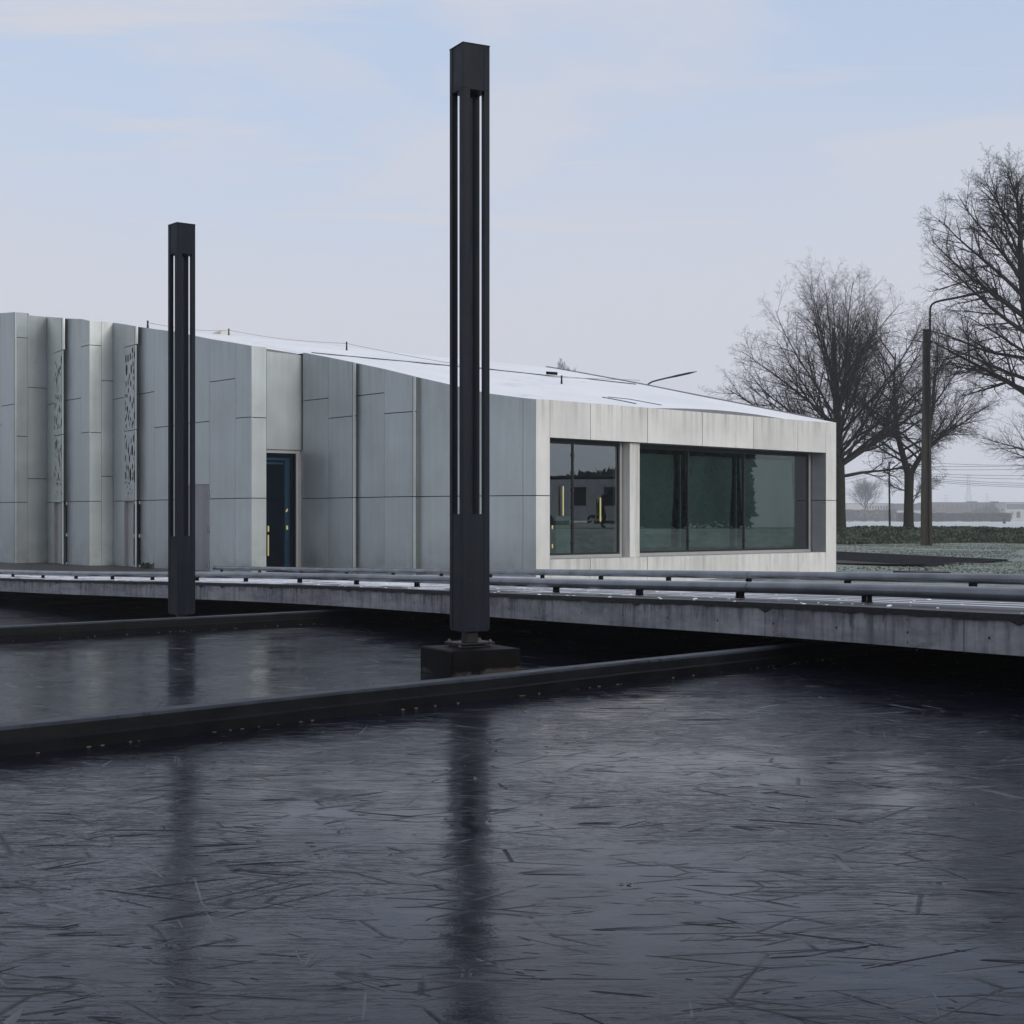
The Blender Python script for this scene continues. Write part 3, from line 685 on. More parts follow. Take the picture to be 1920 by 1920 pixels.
# ------------------------------------------------------------------ ice needles
def needles():
    rg = random.Random(21)
    V, Fc = [], []
    def needle(x, y, z, a, Ln, w, h):
        ca, sa = math.cos(a), math.sin(a); b = len(V)
        # a low ridge, pointed at both ends
        for (s, ww, hh) in ((-0.5, 0, 0), (-0.32, w, h), (0.25, w * 0.8, h * 0.9), (0.5, 0, 0)):
            px, py = x + ca * Ln * s, y + sa * Ln * s
            if ww == 0: V.append((px, py, z + 0.0005))
            else:
                V.append((px - sa * ww / 2, py + ca * ww / 2, z)); V.append((px, py, z + hh)); V.append((px + sa * ww / 2, py - ca * ww / 2, z))
        # indices: 0 | 1 2 3 | 4 5 6 | 7
        for f in ((0, 2, 1), (0, 3, 2), (1, 2, 5, 4), (2, 3, 6, 5), (4, 5, 7), (5, 6, 7)): Fc.append(tuple(b + i for i in f))
    def level(x, y):
        # which pool
        s1 = (x - C1A.x) * (C1B.y - C1A.y) - (y - C1A.y) * (C1B.x - C1A.x)
        s2 = (x - C2A.x) * (C2B.y - C2A.y) - (y - C2A.y) * (C2B.x - C2A.x)
        l1 = (C1B - C1A).length
        if s1 / l1 > 0.08: return ZN
        if s1 / l1 > -0.30: return None
        if s2 / l1 > 0.14: return 0.12
        if s2 / l1 > -0.5: return None
        return -0.25
    def put(x, y, a, Ln, w, h):
        h *= (1.0 if rg.random() < 0.4 else 0.45) * (0.55 if y > 11 else 1.0)
        if abs(math.sin(a)) > 0.8 and rg.random() < 0.75: return
        z = level(x, y)
        if z is None: return
        ca, sa = math.cos(a), math.sin(a)
        for s in (-0.5, 0.5):
            if level(x + ca * Ln * s, y + sa * Ln * s) != z: return
        if z == ZN: Ln, w, h = Ln * KN, w * KN, h * KN
        needle(x, y, z, a, Ln, w, h)
    n = 0
    while n < 2100:
        y = 3.3 + 25 * rg.random() ** 1.9
        x = rg.uniform(-0.40, 0.40) * y
        n += 1
        if rg.random() > 0.25 + 0.75 * (0.5 + 0.5 * math.sin(x * 1.3 + 2.0 * math.sin(y * 0.45)) * math.sin(y * 0.8 + 1.1 * math.sin(x * 0.9) + 1)): continue
        a0 = rg.choice((0.1, 0.35, -0.3, 1.1, -0.9, 2.0)) + rg.gauss(0, 0.25)
        kind = rg.random()
        if kind < 0.16:      # a broad low shard with a companion
            w_ = rg.uniform(0.02, 0.05); Ln = rg.uniform(0.15, 0.55); put(x, y, a0, Ln, w_, rg.uniform(0.0012, 0.0022))
            put(x + rg.gauss(0, 0.03), y + 0.03 + rg.gauss(0, 0.02), a0 + rg.gauss(0, 0.08), Ln * 0.7, w_ * 0.3, 0.002)
        elif kind < 0.45:      # crossing long blades
            for k in range(rg.randint(1, 4)):
                put(x + rg.gauss(0, 0.10), y + rg.gauss(0, 0.10), a0 + rg.gauss(0, 0.16), rg.uniform(0.12, 0.62), rg.uniform(0.006, 0.016), rg.uniform(0.0012, 0.0040))
        elif kind < 0.75:    # fan
            m_ = rg.randint(3, 8); sp = rg.uniform(0.05, 0.14)
            for k in range(m_):
                a = a0 + (k - m_ / 2) * sp; Ln = rg.uniform(0.08, 0.34)
                put(x + math.cos(a) * Ln / 2, y + math.sin(a) * Ln / 2, a, Ln, rg.uniform(0.005, 0.010), rg.uniform(0.001, 0.003))
        else:                # scatter of short ones
            for k in range(rg.randint(6, 16)):
                put(x + rg.gauss(0, 0.22), y + rg.gauss(0, 0.22), a0 + rg.gauss(0, 0.35), rg.uniform(0.03, 0.11), rg.uniform(0.004, 0.008), rg.uniform(0.001, 0.0026))
    me = bpy.data.meshes.new('ice_crystals'); me.from_pydata(V, [], Fc); me.materials.append(M['needle']); me.update()
    o = bpy.data.objects.new('ice_crystals', me); col.objects.link(o)
    return tag(o, kind='stuff')
needles()

# ------------------------------------------------------------------ foot bridge
def bridge():
    t = thing('foot_bridge', EDGE_S[8], 'long low concrete foot bridge with snowy deck crossing the frozen pool', 'bridge')
    n = 420; trg = random.Random(9); tj = [trg.uniform(-0.007, 0.007) - (0.03 if trg.random() < 0.05 else 0) for _ in range(421)]
    E = resample(EDGE_S, n); Bk = resample([BACK_E[i] for i in range(len(BACK_E))] , n)
    th = 0.28
    fas, tar, deck, und = MB(), MB(), MB(), MB()
    u = 0.0
    Eo = offset(E, 0.02)
    E3 = offset(E, -0.015)
    for i in range(n - 1):
        a, b = E[i], E[i + 1]; l = (b - a).length
        fas.face([(a.x, a.y, a.z - th), (a.x, a.y, a.z - 0.03), (b.x, b.y, b.z - 0.03), (b.x, b.y, b.z - th)], 0, [(u, 0), (u, 1), (u + l, 1), (u + l, 0)])
        # bitumen edge, a little ragged
        ra, rb = tj[i], tj[i + 1]
        ea, eb = E3[i], E3[i + 1]
        tar.face([(ea.x, ea.y, a.z - 0.042 + ra), (eb.x, eb.y, b.z - 0.042 + rb), (eb.x, eb.y, b.z + 0.004), (ea.x, ea.y, a.z + 0.004)])
        tar.face([(ea.x, ea.y, a.z - 0.042 + ra), (a.x, a.y, a.z - 0.042 + ra), (b.x, b.y, b.z - 0.042 + rb), (eb.x, eb.y, b.z - 0.042 + rb)])
        ia, ib = Eo[i] , Eo[i + 1]
        tar.face([(ea.x, ea.y, a.z + 0.004), (eb.x, eb.y, b.z + 0.004), (ib.x, ib.y, b.z + 0.004), (ia.x, ia.y, a.z + 0.004)])
        c, d = Bk[i], Bk[i + 1]
        wA, wB = (c - a).length, (d - b).length
        K = 6
        for k in range(K):
            q = [a.lerp(c, k / K), b.lerp(d, k / K), b.lerp(d, (k + 1) / K), a.lerp(c, (k + 1) / K)]
            deck.face(q, 0, [(u, wA * k / K), (u + l, wB * k / K), (u + l, wB * (k + 1) / K), (u, wA * (k + 1) / K)])
        und.face([(a.x, a.y, a.z - th), (b.x, b.y, b.z - th), (d.x, d.y, d.z - th), (c.x, c.y, c.z - th)])
        und.face([(c.x, c.y, c.z), (d.x, d.y, d.z), (d.x, d.y, -0.7), (c.x, c.y, -0.7)])
        u += l
    # tie-rod holes in the concrete face
    s, nxt, k = 0.0, 0.35, 0
    for i in range(n - 1):
        a, b = E[i], E[i + 1]; l = (b - a).length; dd = (b - a).normalized(); nn = Vector((-dd.y, dd.x, 0)).normalized()
        while nxt < s + l:
            p = a.lerp(b, (nxt - s) / l)
            for zz in ((0.075, 0.17, 0.245) if k % 2 == 0 else (0.17,)):
                r = 0.011 if zz == 0.17 else 0.007
                c = Vector((p.x, p.y, p.z - zz)) + nn * 0.003
                ring = [c + dd * (r * math.cos(q * math.pi / 4)) + Vector((0, 0, r * math.sin(q * math.pi / 4))) for q in range(8)]
                fas.face(ring, 1, [(0, 0)] * 8)
            nxt += 0.86; k += 1
        s += l
    fas.build('fascia', [M['concrete'], M['backing']], t)
    tar.build('bitumen_edge', M['tar'], t)
    deck.build('deck', M['deck'], t)
    und.build('soffit', M['wall_dark'], t)
    # snow clods along the edge
    rg = random.Random(5); sn = MB()
    for i in range(260):
        q = rg.random(); k = int(q * (n - 2)); p = E[k].lerp(Bk[k], rg.random() ** 2 * 0.5 + 0.015)
        r = rg.uniform(0.005, 0.018)
        vs = []
        for (rr, zz) in ((1.0, 0.0), (0.75, 0.5), (0.0, 0.75)):
            for j in range(6):
                an = j * math.pi / 3; jr = rg.uniform(0.7, 1.3)
                vs.append((p.x + math.cos(an) * r * rr * jr * 1.4, p.y + math.sin(an) * r * rr * jr * 1.4, p.z + 0.002 + r * zz * 0.7))
        sn.poly(vs, [(a_ * 6 + j, a_ * 6 + (j + 1) % 6, a_ * 6 + 6 + (j + 1) % 6, a_ * 6 + 6 + j) for a_ in range(2) for j in range(6)])
    tag(sn.build('snow_clods', M['snow'], t, smooth=True), kind='stuff')
    return E, Bk
E_S, BK_S = bridge()

def pipe_rail(path, label, spacing, first, joint_every):
    t = thing('pipe_rail', path[len(path) // 2], label, 'rail', 'low pipe rails along the foot bridge')
    P = resample(path, 140)
    mb = MB(); mb.tube(P, 0.052, 16); pp = mb.build('pipe', M['pipe'], t, smooth=True)
    P2 = resample(path, 2000); s = 0.0; nxt = first; nj = joint_every * 0.6
    for a, b in zip(P2, P2[1:]):
        l = (b - a).length
        while nxt < s + l:
            p = a.lerp(b, (nxt - s) / l); d = (b - a).normalized(); rz = math.atan2(d.y, d.x)
            br = MB()
            for o_ in (-0.035, 0.035):
                br.box((p.x + d.x * o_, p.y + d.y * o_, p.z - 0.075), (0.018, 0.04, 0.055), rz)
            br.box((p.x, p.y, p.z - 0.099), (0.09, 0.05, 0.01), rz)
            br.build('bracket', M['black_rubber'], t)
            nxt += spacing
        while nj < s + l:
            p = a.lerp(b, (nj - s) / l); d = (b - a).normalized()
            jn = MB(); jn.tube([p - d * 0.004, p + d * 0.004], 0.0535, 16, cap=False); jn.build('joint_ring', M['dark_steel'], t); nj += joint_every
        s += l
front_path = [p for p in offset(E_S, 0.50, 0.115)]
pipe_rail(front_path, 'nearer low galvanised pipe rail along the stained concrete edge', 1.86, 1.05, 5.2)
pipe_rail(list(BACK_S), 'farther low pipe rail in front of the building, ending by the glass door', 2.25, 1.1, 5.6)

# ------------------------------------------------------------------ slotted steel columns
E1 = Vector((math.cos(R(28.3)), math.sin(R(28.3)), 0))
def column(center, z0, label, rz=R(28.3)):
    t = thing('slotted_column', (center[0], center[1], z0), label, 'column', 'slotted steel columns in the pool', rz)
    S, H = 0.292, 5.69; p = 0.063; lo, hi = 1.14, 5.245
    def lb(name, mb, mat, parent=t): return mb.build(name, mat, parent, world=False)
    for sx in (-1, 1):
        for sy in (-1, 1):
            q = 0.079 if sx == sy else 0.061
            mb = MB(); mb.box((sx * (S - q) / 2, sy * (S - q) / 2, (lo + hi) / 2), (q, q, hi - lo + 0.02), 0, 0, 0.003); lb('post', mb, M['column'])
    mb = MB(); mb.box((0, 0, (hi + H) / 2), (S - 0.010, S - 0.010, H - hi - 0.006))
    for sx in (-1, 1):
        for sy in (-1, 1): mb.box((sx * (S - p) / 2, sy * (S - p) / 2, (hi + H) / 2 + 0.004), (p, p, H - hi - 0.012), 0, 0, 0.003)
    mb.box((0, 0, H - 0.002), (S + 0.006, S + 0.006, 0.008)); lb('head', mb, M['column_head'])
    mb = MB(); mb.box((0, 0, 0.022 + (lo - 0.022) / 2), (S - 0.008, S - 0.008, lo - 0.024))
    for sx in (-1, 1):
        for sy in (-1, 1): mb.box((sx * (S - p) / 2, sy * (S - p) / 2, lo / 2 + 0.012), (p, p, lo - 0.02), 0, 0, 0.003)
    b = lb('lower_casing', mb, M['column_head'])
    bs = MB()
    for (x, z) in ((0.02, 0.22), (0.02, 0.78), (-0.06, 0.5)):
        for (ax) in (0, 1):
            if ax == 0: bs.box((x, -S / 2 - 0.001, z), (0.009, 0.006, 0.009))
            else: bs.box((-S / 2 - 0.001, x, z), (0.006, 0.009, 0.009))
    bs.build('rivets', M['pipe'], b, world=False)
    mb = MB(); mb.box((0, 0, 0.012), (S - 0.014, S - 0.014, 0.024), 0, 0, 0.003); lb('base_rim', mb, M['column'])
    mb = MB(); mb.box((0, 0, -0.055), (0.12, 0.12, 0.11)); lb('stub', mb, M['dark_steel'])
    mb = MB(); mb.box((0, 0, -0.115), (0.40, 0.30, 0.018)); mb.box((0, 0, -0.145), (0.34, 0.25, 0.012))
    pl = lb('base_plate', mb, M['dark_steel'])
    for sx in (-1, 1):
        for sy in (-1, 1):
            mb = MB()
            mb.tube([(sx * 0.165, sy * 0.115, -0.152), (sx * 0.165, sy * 0.115, -0.082)], 0.009, 8)
            mb.tube([(sx * 0.165, sy * 0.115, -0.106), (sx * 0.165, sy * 0.115, -0.088)], 0.018, 6)
            mb.tube([(sx * 0.165, sy * 0.115, -0.139), (sx * 0.165, sy * 0.115, -0.125)], 0.018, 6)
            mb.build('bolt', M['bolt'], pl, world=False)
    return t
col_a = column((-0.414, 15.10), 0.519, 'tall dark slotted steel column in front, bolted to a black plinth')
col_b = copy_tree(col_a); col_b.location = (-4.828, 22.605, 0.225); col_b.rotation_euler = (0, 0, R(38.7))
col_b['label'] = 'farther slotted steel column, standing behind the far kerb'
def plinth(c, z, h, label):
    t_ = MB(); t_.box((0, 0, h / 2 - 0.1), (0.73, 0.73, h + 0.2), 0, 0, 0.012)
    o = t_.build('plinth', M['plinth']); o.location = (c[0], c[1], z); o.rotation_euler = (0, 0, R(27.5))
    return tag(o, label, 'plinth', 'column plinths in the pool')
plinth((-0.407, 14.99), 0.12, 0.248, 'stained black concrete plinth under the taller front column')
plinth((-4.79, 22.6), -0.25, 0.324, 'concrete plinth under the farther column, mostly hidden by the kerb')

# ------------------------------------------------------------------ the building
BLD = thing('pool_house', (at(1005, 975, 34.8).x, 34.8, 0.1), 'low angular pavilion clad in folded metal panels with a snowy sloping roof', 'building')
GAP = 0.020
def facet(A, B_, z0, zA, zB, joints, mat, name='cladding_panel', holes=None, back=True, sjoints=(), label=None, parent=None):
    """one plane of cladding from A to B (plan points seen left to right): slabs between joints, gaps open onto a dark backing"""
    A = Vector((A[0], A[1], 0)); B_ = Vector((B_[0], B_[1], 0)); d = B_ - A; Ln = d.length; d.normalize(); nn = Vector((d.y, -d.x, 0))
    top = lambda s: zA + (zB - zA) * s / Ln
    mb = MB(); T = 0.045; g = GAP / 2
    def P(s, z, o=0.0): return A + d * s + nn * (-o) + Vector((0, 0, z))
    ss = [0.0] + list(sjoints) + [Ln]
    zs = [z0] + sorted(joints) + [None]
    for i in range(len(ss) - 1):
        s0, s1 = ss[i] + (g if i > 0 else 0.004), ss[i + 1] - (g if i < len(ss) - 2 else 0.004)
        for k in range(len(zs) - 1):
            lo = zs[k] + (g if k > 0 else 0)
            q = [(s0, lo), (s1, lo)]
            if zs[k + 1] is None: q += [(s1, top(s1)), (s0, top(s0))]
            else: q += [(s1, zs[k + 1] - g), (s0, zs[k + 1] - g)]
            uv = [(s, top(s) - z) for s, z in q]
            mb.face([P(s, z) for s, z in q], 0, uv)
            for e in range(4):
                a, b = q[e], q[(e + 1) % 4]
                mb.face([P(a[0], a[1], T), P(b[0], b[1], T), P(*b), P(*a)], 0, [(a[0], top(a[0]) - a[1] + 0.5)] * 4)
    if back:
        mb.face([P(0, z0, T + 0.01), P(Ln, z0, T + 0.01), P(Ln, top(Ln) - 0.02, T + 0.01), P(0, top(0) - 0.02, T + 0.01)], 1, [(0, 9)] * 4)
    o = mb.build(name, [mat, M['backing']], parent or BLD)
    if label: o['label'] = label
    return o

Z0, ZJ = 0.0, 2.152
MP = M['metal_panel']
def pt(px, d): return (xat(px, d), d)
# px left, depth left, px right, depth right, roof row left, roof row right, joint rows (or None = the common joint)
FAC = [
 (-60, 51.0, 3, 49.05, 591, 587, [('z', ZJ), 800]),
 (3, 49.05, 28, 48.0, 587, 585, [('z', ZJ), 759.5]),
 (28, 48.0, 52, 48.3, 585, 587, [('z', ZJ), 633, 818]),
 (52, 48.3, 88, 48.75, 591, 594, [727, 897.5]),
 (88, 48.75, 101, 47.9, 594, 595, [('z', ZJ), 758]),
 'perf', (101, 47.9, 119, 46.85, 595, 596, 659, 816),
 (119, 46.85, 120.6, 47.12, 596, 597, [('z', ZJ), 657, 815]),
 (120.6, 47.12, 152, 46.0, 597, 598, [('z', ZJ), 749]),
 (152, 46.0, 168, 45.4, 598, 602, [('z', ZJ), 648.5, 811]),
 (168, 45.4, 190, 45.6, 602, 603, [('z', ZJ), 647.5, 811]),
 (190, 45.6, 212, 45.8, 603, 605, [714, 893]),
 (212, 45.8, 233, 44.8, 605, 608, [('z', ZJ), 747]),
 'perf', (233, 44.8, 256, 43.85, 608, 612, 648.5, 807),
 (256, 43.85, 258, 44.12, 612, 612.5, [('z', ZJ), 647, 806]),
 (258, 44.12, 289, 43.1, 612.5, 617, [('z', ZJ), 737]),
 (289, 43.1, 329, 42.1, 617, 622, [('z', ZJ), 800]),
 'sdoor', (329, 42.1, 393, 40.5, 622, 635.5, 792),
 (393, 40.5, 441, 39.47, 635.5, 643, [('z', ZJ), 713]),
 (441, 39.47, 471.5, 39.0, 643, 648.5, [('z', ZJ), 783]),
 (471.5, 39.0, 499.5, 39.24, 648.5, 651, [('z', ZJ), 783]),
 'gdoor', None,
 (568, 39.88, 616, 38.98, 661, 670, [('z', ZJ), 749]),
 (616, 38.98, 665, 38.0, 670, 680, [('z', ZJ), 782]),
 (665, 38.0, 666.6, 38.16, 680, 680.5, [('z', ZJ)]),
 (666.6, 38.16, 720.5, 37.15, 680.5, 692, [('z', ZJ), 739.5]),
 (720.5, 37.15, 778, 36.36, 692, 706, [('z', ZJ), 773.5]),
 (778, 36.36, 779.6, 36.52, 706, 706.4, [('z', ZJ)]),
 (779.6, 36.52, 846, 35.86, 706.4, 721.5, [('z', ZJ)]),
 (846, 35.86, 915, 35.4, 721.5, 737.5, [('z', ZJ)]),
 (915, 35.4, 980.5, 34.95, 737.5, 746, [('z', ZJ)]),
 (980.5, 34.95, 1005, 34.8, 746, 748.5, [('z', ZJ)]),
]
front_top = []
def perf_panel(A, B_, z0, z1, zj, seed, zb0):
    """sheet with real holes, denser towards its foot"""
    A = Vector((A[0], A[1], 0)); B_ = Vector((B_[0], B_[1], 0)); d = B_ - A; Ln = d.length; d.normalize(); nn = Vector((d.y, -d.x, 0))
    rg = random.Random(seed); mb = MB()
    for (lo, hi) in ((z0, zj - GAP / 2), (zj + GAP / 2, z1)):
        pts = [Vector((0.004, lo)), Vector((Ln - 0.004, lo)), Vector((Ln - 0.004, hi)), Vector((0.004, hi))]; edges = [(0, 1), (1, 2), (2, 3), (3, 0)]
        holes = []
        n = 0
        for _ in range(900):
            tz = rg.random(); z = lo + 0.08 + (hi - lo - 0.16) * tz
            dens = (1.0 - (z - z0) / (z1 - z0))
            if rg.random() > 0.10 + 0.9 * dens ** 2.2: continue
            rx = rg.uniform(0.022, 0.050) * (1.0 + 0.3 * (1 - dens)); rz_ = rx * rg.uniform(1.5, 2.8)
            if rg.random() < 0.15: rx *= 1.5; rz_ *= 1.5
            if dens > 0.85: rx *= 0.8; rz_ = rx * 1.2
            s = 0.06 + rx + (Ln - 0.12 - 2 * rx) * rg.random()
            if z - rz_ < lo + 0.03 or z + rz_ > hi - 0.03: continue
            if any(((s - h[0]) / (rx + h[2] + 0.02)) ** 2 + ((z - h[1]) / (rz_ + h[3] + 0.03)) ** 2 < 1 for h in holes): continue
            holes.append((s, z, rx, rz_)); n += 1
            if n > 36: break
        for (s, z, rx, rz_) in holes:
            b = len(pts)
            for q in range(10): pts.append(Vector((s + rx * math.cos(q * math.pi / 5), z + rz_ * math.sin(q * math.pi / 5))))
            edges += [(b + q, b + (q + 1) % 10) for q in range(10)]
        v, e, f, *_ = delaunay_2d_cdt(pts, edges, [], 4, 1e-6)
        for tri in f: 
            c = sum((v[i] for i in tri), Vector((0, 0))) / len(tri)
            if any(((c.x - h[0]) / h[2]) ** 2 + ((c.y - h[1]) / h[3]) ** 2 < 0.9 for h in holes): continue
            mb.face([A + d * v[i].x + Vector((0, 0, v[i].y)) for i in tri], 0, [(v[i].x, 3.0) for i in tri])
    for (zz) in (z0,):
        mb.face([A + Vector((0, 0, zz)), B_ + Vector((0, 0, zz)), B_ - nn * 0.28 + Vector((0, 0, zz)), A - nn * 0.28 + Vector((0, 0, zz))], 0, [(0, 3)] * 4)
    ins = nn * -0.16
    mb.face([A + ins + Vector((0, 0, z0)), B_ + ins + Vector((0, 0, z0)), B_ + ins + Vector((0, 0, z1)), A + ins + Vector((0, 0, z1))], 1, [(0, 3)] * 4)
    mb.build('perforated_panel', [MP, M['backing']], BLD)
    # narrow window below, set back
    R0 = nn * -0.10
    w = MB(); 
    for (s0, s1) in ((0.0, Ln * 0.46),):
        w.face([A + R0 + d * s0 + Vector((0, 0, zb0)), A + R0 + d * s1 + Vector((0, 0, zb0)), A + R0 + d * s1 + Vector((0, 0, z0)), A + R0 + d * s0 + Vector((0, 0, z0))])
    w.face([A + Vector((0, 0, zb0)), A + R0 + Vector((0, 0, zb0)), A + R0 + Vector((0, 0, z0)), A + Vector((0, 0, z0))])
    w.build('window_reveal', M['frame'], BLD)
    fr = MB(); a = math.atan2(d.y, d.x)
    def bar(s0, s1, zl, zh, dep=0.03, off=-0.095):
        c = A + d * ((s0 + s1) / 2) + nn * off; fr.box((c.x, c.y, (zl + zh) / 2), (s1 - s0, dep, zh - zl), a)
    sL, sR = Ln * 0.47, Ln - 0.005
    bar(sL, sL + 0.06, zb0, z0 - 0.01)
    bar(sL + 0.061, sR, z0 - 0.10, z0 - 0.012); bar(sL + 0.061, sR, zb0, zb0 + 0.12); bar(sL + 0.061, sR, 1.10, 1.20)
    win = fr.build('window', M['frame'], BLD)
    g = MB(); o = nn * -0.105
    g.face([A + o + d * sL + Vector((0, 0, zb0)), A + o + d * sR + Vector((0, 0, zb0)), A + o + d * sR + Vector((0, 0, z0 - 0.01)), A + o + d * sL + Vector((0, 0, z0 - 0.01))])
    g.build('pane', M['glass_blue'], win, recalc=False)
    bk = MB(); o = nn * -0.45
    bk.face([A + o + Vector((0, 0, zb0)), B_ + o + Vector((0, 0, zb0)), B_ + o + Vector((0, 0, z0)), A + o + Vector((0, 0, z0))]); bk.build('window_backing', M['backing'], win)

i = 0
while i < len(FAC):
    r = FAC[i]
    if r == 'perf':
        (p0, d0, p1, d1, y0, y1, yj, ym) = FAC[i + 1]; i += 2
        dm = (d0 + d1) / 2; A, B_ = pt(p0, d0), pt(p1, d1)
        zj = zat(yj, dm)
        facet(A, B_, zj + GAP / 2, zat(y0, d0), zat(y1, d1), [], MP)
        perf_panel(A, B_, ZJ, zj - GAP / 2, zat(ym, dm), int(p0), Z0 + 0.2)
        front_top += [(A, zat(y0, d0)), (B_, zat(y1, d1))]
        continue
    if r == 'sdoor':
        (p0, d0, p1, d1, y0, y1, yj) = FAC[i + 1]; i += 2
        A, B_ = pt(p0, d0), pt(p1, d1); zh = zat(908, 40.8)
        facet(A, B_, zh, zat(y0, d0), zat(y1, d1), [zat(yj, 41)], MP)
        a = Vector((A[0], A[1], 0)); b = Vector((B_[0], B_[1], 0)); d = (b - a); Ln = d.length; d.normalize(); nn = Vector((d.y, -d.x, 0)); rz = math.atan2(d.y, d.x)
        mb = MB(); c = a + d * (Ln / 2) - nn * 0.04
        mb.box((c.x, c.y, (0.05 + zh - 0.02) / 2 + 0.01), (Ln - 0.05, 0.05, zh - 0.06), rz)
        dr = mb.build('service_door', M['door_grey'], BLD)
        for zz in (2.28, 1.35, 0.42):
            mb = MB(); c = a + d * (Ln - 0.05) + nn * 0.002
            mb.tube([(c.x, c.y, zz - 0.09), (c.x, c.y, zz + 0.09)], 0.014, 8); c2 = c - d * 0.04 - nn * 0.008; mb.box((c2.x, c2.y, zz), (0.07, 0.012, 0.16), rz)
            mb.build('hinge', M['pipe'], dr)
        mb = MB(); mb.face([a - nn * 0.09 + Vector((0, 0, 0)), b - nn * 0.09, b - nn * 0.09 + Vector((0, 0, zh)), a - nn * 0.09 + Vector((0, 0, zh))]); mb.build('door_backing', M['backing'], dr)
        front_top += [(A, zat(y0, d0)), (B_, zat(y1, d1))]
        continue
    if r == 'gdoor':
        i += 2
        A, B_ = pt(499.5, 39.36), pt(568.3, 40.0)
        zd = zat(843, 39.7)
        facet(A, B_, zd, zat(658.5, 39.36), zat(666.5, 40.0), [], MP)
        a = Vector((A[0], A[1], 0)); b = Vector((B_[0], B_[1], 0)); d = (b - a); Ln = d.length; d.normalize(); nn = Vector((d.y, -d.x, 0)); rz = math.atan2(d.y, d.x)
        fr = MB()
        def bar(s0, s1, zl, zh, off, dep, mb=fr):
            c = a + d * ((s0 + s1) / 2) + nn * off; mb.box((c.x, c.y, (zl + zh) / 2), (s1 - s0, dep, zh - zl), rz)
        bar(0.0, Ln, zd - 0.09, zd - 0.005, -0.10, 0.06); bar(Ln - 0.16, Ln - 0.09, 0.2, zd - 0.092, -0.10, 0.06)
        bar(Ln - 0.085, Ln - 0.03, 0.2, zd - 0.092, -0.06, 0.05)
        dr = fr.build('glass_door', M['frame'], BLD)
        dk = MB(); bar(Ln - 0.20, Ln - 0.162, 0.2, zd - 0.092, -0.12, 0.04, dk); dk.build('seal_strip', M['black_rubber'], dr)
        gl = MB(); o = nn * -0.13
        gl.face([a + o + Vector((0, 0, 0.2)), a + o + d * (Ln - 0.165) + Vector((0, 0, 0.2)), a + o + d * (Ln - 0.165) + Vector((0, 0, zd - 0.09)), a + o + Vector((0, 0, zd - 0.09))])
        gl.build('pane', M['glass_blue'], dr, recalc=False)
        ins = MB()      # inner leaf, head rail and jamb seen through the glass
        def ibar(s0, s1, zl, zh, off, dep): bar(s0, s1, zl, zh, off, dep, ins)
        ibar(0.0, Ln - 0.2, zd - 0.26, zd - 0.20, -0.40, 0.05); ibar(0.0, Ln - 0.25, zd - 0.36, zd - 0.31, -0.55, 0.05); ibar(Ln * 0.72, Ln * 0.86, 0.2, zd - 0.2, -0.45, 0.05)
        ins.build('inner_frame', M['pale_green'], dr)
        bk = MB(); o = nn * -1.6
        e0 = a - nn * 0.5; bk.face([a + o - d * 0.1, b + o + d, b + o + d + Vector((0, 0, zd - 0.01)), a + o - d * 0.1 + Vector((0, 0, zd - 0.01))])
        bk.face([e0, a + o, a + o + Vector((0, 0, zd - 0.01)), e0 + Vector((0, 0, zd - 0.01))])
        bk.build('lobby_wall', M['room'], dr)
        for (s0, s1, yl, yh) in ((0.075, 0.11, 1042, 1003), (0.075, 0.115, 997, 986)):
            mb = MB(); bar(s0, s1, zat(yl, 39.5), zat(yh, 39.5), -0.085, 0.03, mb); mb.build('pull_handle', M['yellow'], dr)
        mb = MB(); bar(Ln * 0.585, Ln * 0.63, zat(993, 39.8), zat(985.5, 39.8), -0.10, 0.03, mb); mb.build('lock_plate', M['yellow'], dr)
        mb = MB(); bar(Ln * 0.60, Ln * 0.625, zat(958.5, 39.8), zat(953.5, 39.8), -0.10, 0.03, mb); bar(Ln * 0.57, Ln * 0.605, zat(960, 39.8), zat(956, 39.8), -0.10, 0.025, mb); mb.build('door_lever', M['yellow'], dr)
        # side reveals of the recess
        for (s, q0) in ((0.0, pt(499.5, 39.24)), (Ln, pt(568, 39.88))):
            mb = MB(); c = a + d * s - nn * 0.3
            mb.face([Vector((q0[0], q0[1], 0)), c, c + Vector((0, 0, zd)), Vector((q0[0], q0[1], zd))]); mb.build('recess_side', M['grey_reveal'], BLD)
        mb = MB(); mb.face([a + Vector((0, 0, zd)), b + Vector((0, 0, zd)), b - nn * 0.3 + Vector((0, 0, zd)), a - nn * 0.3 + Vector((0, 0, zd))]); mb.build('door_soffit', M['grey_reveal'], BLD)
        # concrete upstand at the roof edge above the recess
        mb = MB(); q0 = a - nn * 0.35; q1 = b - nn * 0.35; z_a, z_b = zat(650.5, 39.5), zat(661.5, 40.1)
        mb.prism([q0 + Vector((0, 0, z_a - 0.5)), q1 + Vector((0, 0, z_b - 0.5)), q1 - nn * 0.15 + Vector((0, 0, z_b - 0.5)), q0 - nn * 0.15 + Vector((0, 0, z_a - 0.5))],
                 [q0 + Vector((0, 0, z_a)), q1 + Vector((0, 0, z_b)), q1 - nn * 0.15 + Vector((0, 0, z_b)), q0 - nn * 0.15 + Vector((0, 0, z_a))])
        mb.build('roof_upstand', M['flashing'], BLD)
        front_top += [((q0.x, q0.y), z_a), ((q1.x, q1.y), z_b)]
        continue
    (p0, d0, p1, d1, y0, y1, js) = r; i += 1
    dm = (d0 + d1) / 2
    zs = [j[1] if isinstance(j, tuple) else zat(j, dm) for j in js]
    facet(pt(p0, d0), pt(p1, d1), Z0, zat(y0, d0), zat(y1, d1), zs, MP)
